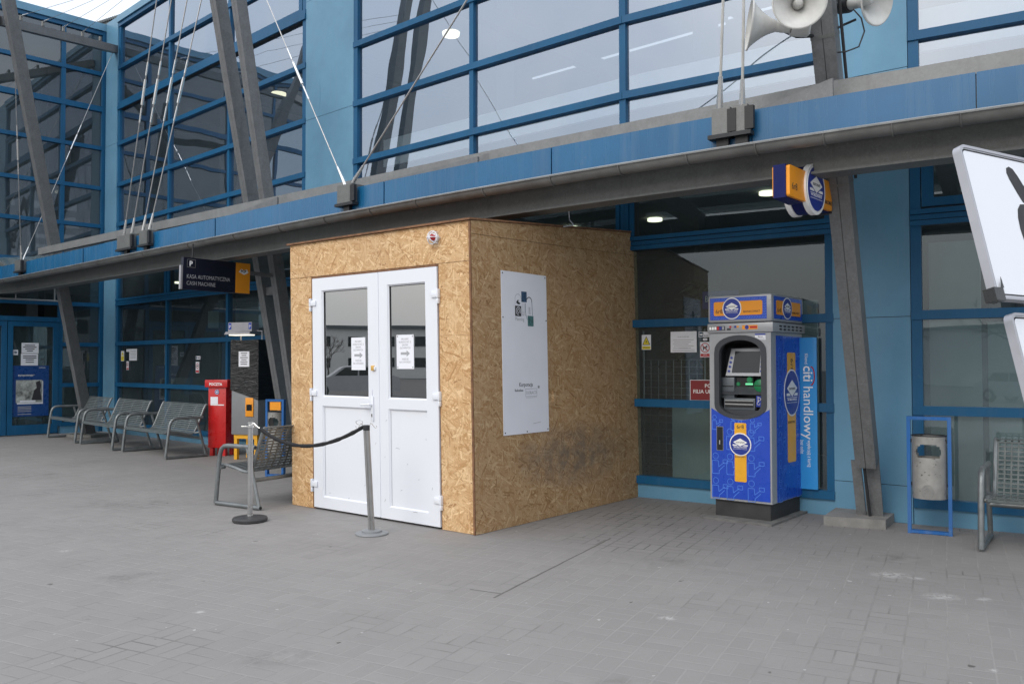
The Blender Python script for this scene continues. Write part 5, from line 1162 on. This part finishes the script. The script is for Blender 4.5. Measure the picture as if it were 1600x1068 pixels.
mb = MB(); mb.tube([(-2.49, 8.15, .925), (-2.465, 8.145, .935), (-2.45, 8.14, .92), (-2.43, 8.13, .905), (-2.40, 8.12, .888)], [.004, .005, .006, .005, .006], M['bright'], 8); mb.build('snap_hook', ro)

# ------------------------------------------------------------------ pedestrian sign plates close to the camera at the right edge
def plate(origin, ex, ey, w, hh, lab, fig):
    ex = Vector(ex).normalized(); ey = Vector(ey).normalized(); ez = ex.cross(ey).normalized()
    t = thing('traffic_sign', lab, 'sign', origin); T = frame((0, 0, 0), ex, ey, ez)
    mb = MB(T); mb.poly(rrect(0, w, 0, hh, .035, 8), -.035, 0, M['rim'], [rrect(.012, w - .012, .012, hh - .012, .027, 8)]); mb.poly(rrect(.004, w - .004, .004, hh - .004, .032, 8), -.034, -.012, M['rim']); mb.build('edge_profile', t)
    mb = MB(T); mb.poly(rrect(.012, w - .012, .012, hh - .012, .027, 8), -.010, -.006, M['white']); mb.stroke(rrect(.020, w - .020, .020, hh - .020, .022, 8), .007, -.0055, M['ink'], True); f = mb.build('face', t)
    if fig:
        mb = MB(T)
        mb.poly([(.305, .575), (.312, .598), (.335, .608), (.36, .600), (.385, .57), (.41, .53), (.46, .50), (.46, .42), (.40, .43), (.37, .45), (.345, .49), (.315, .545)], -.0055, -.005, M['ink'])
        mb.poly([(.345, .435), (.318, .41), (.303, .37), (.298, .32), (.304, .27), (.325, .22), (.36, .18), (.37, .08), (.43, .08), (.45, .18), (.52, .08), (.56, .10), (.53, .24), (.52, .40), (.46, .43), (.40, .44)], -.0055, -.005, M['ink'])
        mb.disc(.49, .53, .045, -.0055, -.005, M['ink']); mb.build('pictogram', f)
    mb = MB(T); mb.box(w / 2 - .03, w / 2 + .03, -.02, hh + .02, -.06, -.036, M['galv']); mb.build('rear_rail', t)
    return t, T
O1 = Vector((1.888, 3.30, 1.752)); ey1 = Vector((-.062, .15, .635)); ex1 = Vector((.85, .48, -.01))
t, T = plate(O1, ex1, ey1, .62, .665, 'large white sign plate with a black figure leaning in at the right edge', True)
mb = MB(T); mb.box(-.012, .05, -.008, .045, -.045, .003, M['tape']); mb.poly([(.035, .045), (.05, .09), (.055, .045)], .002, .004, M['tape']); mb.build('tape', t)
O2 = Vector((2.057, 3.248, 1.059)); plate(O2, ex1, ey1, .62, .665, 'lower white sign plate mostly outside the right edge', False)
t = thing('sign_post', 'grey post carrying the two white sign plates outside the right edge', 'post', (2.30, 3.72, 0)); mb = MB(); mb.lathe([(.03, 0), (.03, 2.6)], M['galv'], 16); mb.build('tube', t)

# ------------------------------------------------------------------ across the forecourt (seen only mirrored in the glass)
def hall(loc, rz, lab, win=True):
    t = thing('car_park_hall', lab, 'building', loc, rz)
    mb = MB(); mb.box(0, 80, -12, 0, 0, 5.2, M['hall']); mb.build('wall', t)
    for k in range(22 if win else 0):
        for z in (1.2, 3.4): mb = MB(); mb.box(2 + k * 3.4, 3.4 + k * 3.4, 0, .06, z, z + 1.0, M['screen']); mb.build('window', t)
    mb = MB(); mb.box(-.3, 80.3, -12.3, .3, 5.2, 5.5, M['inmid']); mb.build('roof', t)
hall((-60, -62, 0), 8, 'long pale hall behind the car park mirrored in the right windows', False); hall((-88, 46, 0), -84, 'long pale hall mirrored in the booth door glass')
def car(loc, rz, paint, lab):
    t = thing('parked_car', lab, 'car', loc, rz, 'cars mirrored in the glass')
    CT = frame((0, -.82, 0), (1, 0, 0), (0, 0, 1), (0, -1, 0)); mb = MB(CT)
    mb.poly([(-2.1, .30), (2.1, .30), (2.15, .62), (1.95, .82), (1.0, .95), (-1.75, 1.0), (-2.1, .9), (-2.15, .55)], -1.64, 0, paint)
    mb.poly([(-1.7, .98), (1.0, .93), (.35, 1.38), (-.1, 1.45), (-1.1, 1.44), (-1.45, 1.35)], -1.52, -.12, paint); mb.build('body', t)
    mb = MB(CT)
    for c in (-.115, -1.53): mb.poly([(-1.5, 1.0), (-.35, 1.0), (-.35, 1.38), (-1.12, 1.38)], c - .005, c + .005, M['screen']); mb.poly([(-.28, 1.0), (.75, .98), (.25, 1.36), (-.28, 1.38)], c - .005, c + .005, M['screen'])
    mb.build('window', t)
    for x in (-1.3, 1.3):
        for y in (-.78, .78): mb = MB(Matrix.Translation((x, y, .31)) @ Matrix.Rotation(R(90), 4, 'X')); mb.lathe([(.10, -.1), (.31, -.1), (.31, .1), (.10, .1)], M['black'], 24); mb.lathe([(.19, -.105), (.19, .105)], M['cable'], 12); mb.build('wheel', t)
for k, (x, y, a, p, lab) in enumerate(((-31, 2.0, 80, 'hall', 'pale grey car mirrored low in the booth door'), (-32, 7.9, 84, 'atmgrey', 'grey car mirrored low in the booth door'), (-31.5, 13.6, 78, 'cable', 'silver car mirrored in the left door pane'), (-14, -24, 5, 'atmgrey', 'grey car mirrored in the right window'), (-8, -20, 3, 'hall', 'pale car mirrored in the right window'))): car((x, y, 0), a, M[p], lab)
def lamp_post(loc, lab):
    t = thing('street_lamp', lab, 'street lamp', loc, 0, 'car park lamps'); mb = MB(); mb.tube([(0, 0, 0), (0, 0, 8)], [.09, .05], M['galv'], 10); mb.build('pole', t)
    mb = MB(); mb.beam((-1.1, 0, 8), (1.1, 0, 8), .07, .07, M['galv']); mb.rbox(-1.6, -1, -.15, .15, 7.95, 8.1, M['lip'], .03); mb.rbox(1, 1.6, -.15, .15, 7.95, 8.1, M['lip'], .03); mb.build('lamp_head', t)
lamp_post((-17, 5.2, 0), 'double armed car park lamp mirrored in the booth door'); lamp_post((-9, -18, 0), 'double armed car park lamp mirrored in the right window')

def bare_tree(loc, lab, hh, seed):
    rnd = random.Random(seed); t = thing('bare_tree', lab, 'tree', loc, rnd.uniform(0, 360), 'bare trees of the car park'); tr = MB(); cw = MB()
    def grow(p, d, l, r_, n):
        q = p + d * l; m = (p + q) / 2 + Vector((rnd.uniform(-1, 1), rnd.uniform(-1, 1), 0)) * l * .06
        (tr if n > 3 else cw).tube([p, m, q], [r_, r_ * .85, r_ * .7], M['tree'], 5 if n > 2 else 3, cap=False)
        if n == 0: return
        for k in range(3 if n > 1 else 4):
            a = rnd.uniform(0, 6.28); sp = rnd.uniform(.35, .8); e = d.orthogonal().normalized(); e = (e * math.cos(a) + d.cross(e) * math.sin(a)) * sp + d; grow(q if k else p.lerp(q, .75), e.normalized(), l * rnd.uniform(.62, .85), r_ * .62, n - 1)
    grow(Vector((0, 0, 0)), Vector((0, 0, 1)), hh * .28, hh * .02, 5); tr.build('trunk', t); cw.build('crown', t)
for k, (x, y, h_, lab) in enumerate(((-66, -3, 6, 'distant bare tree mirrored in the right booth door pane'), (-70, 9, 5, 'taller bare tree mirrored left of the booth door'), (-22, -38, 7, 'bare tree mirrored in the window above the cash machine'), (-34, -40, 8, 'bare tree mirrored in the far right window'), (-33, -3, 9, 'tall bare tree mirrored in the middle windows'))): bare_tree((x, y, 0), lab, h_, k + 3)
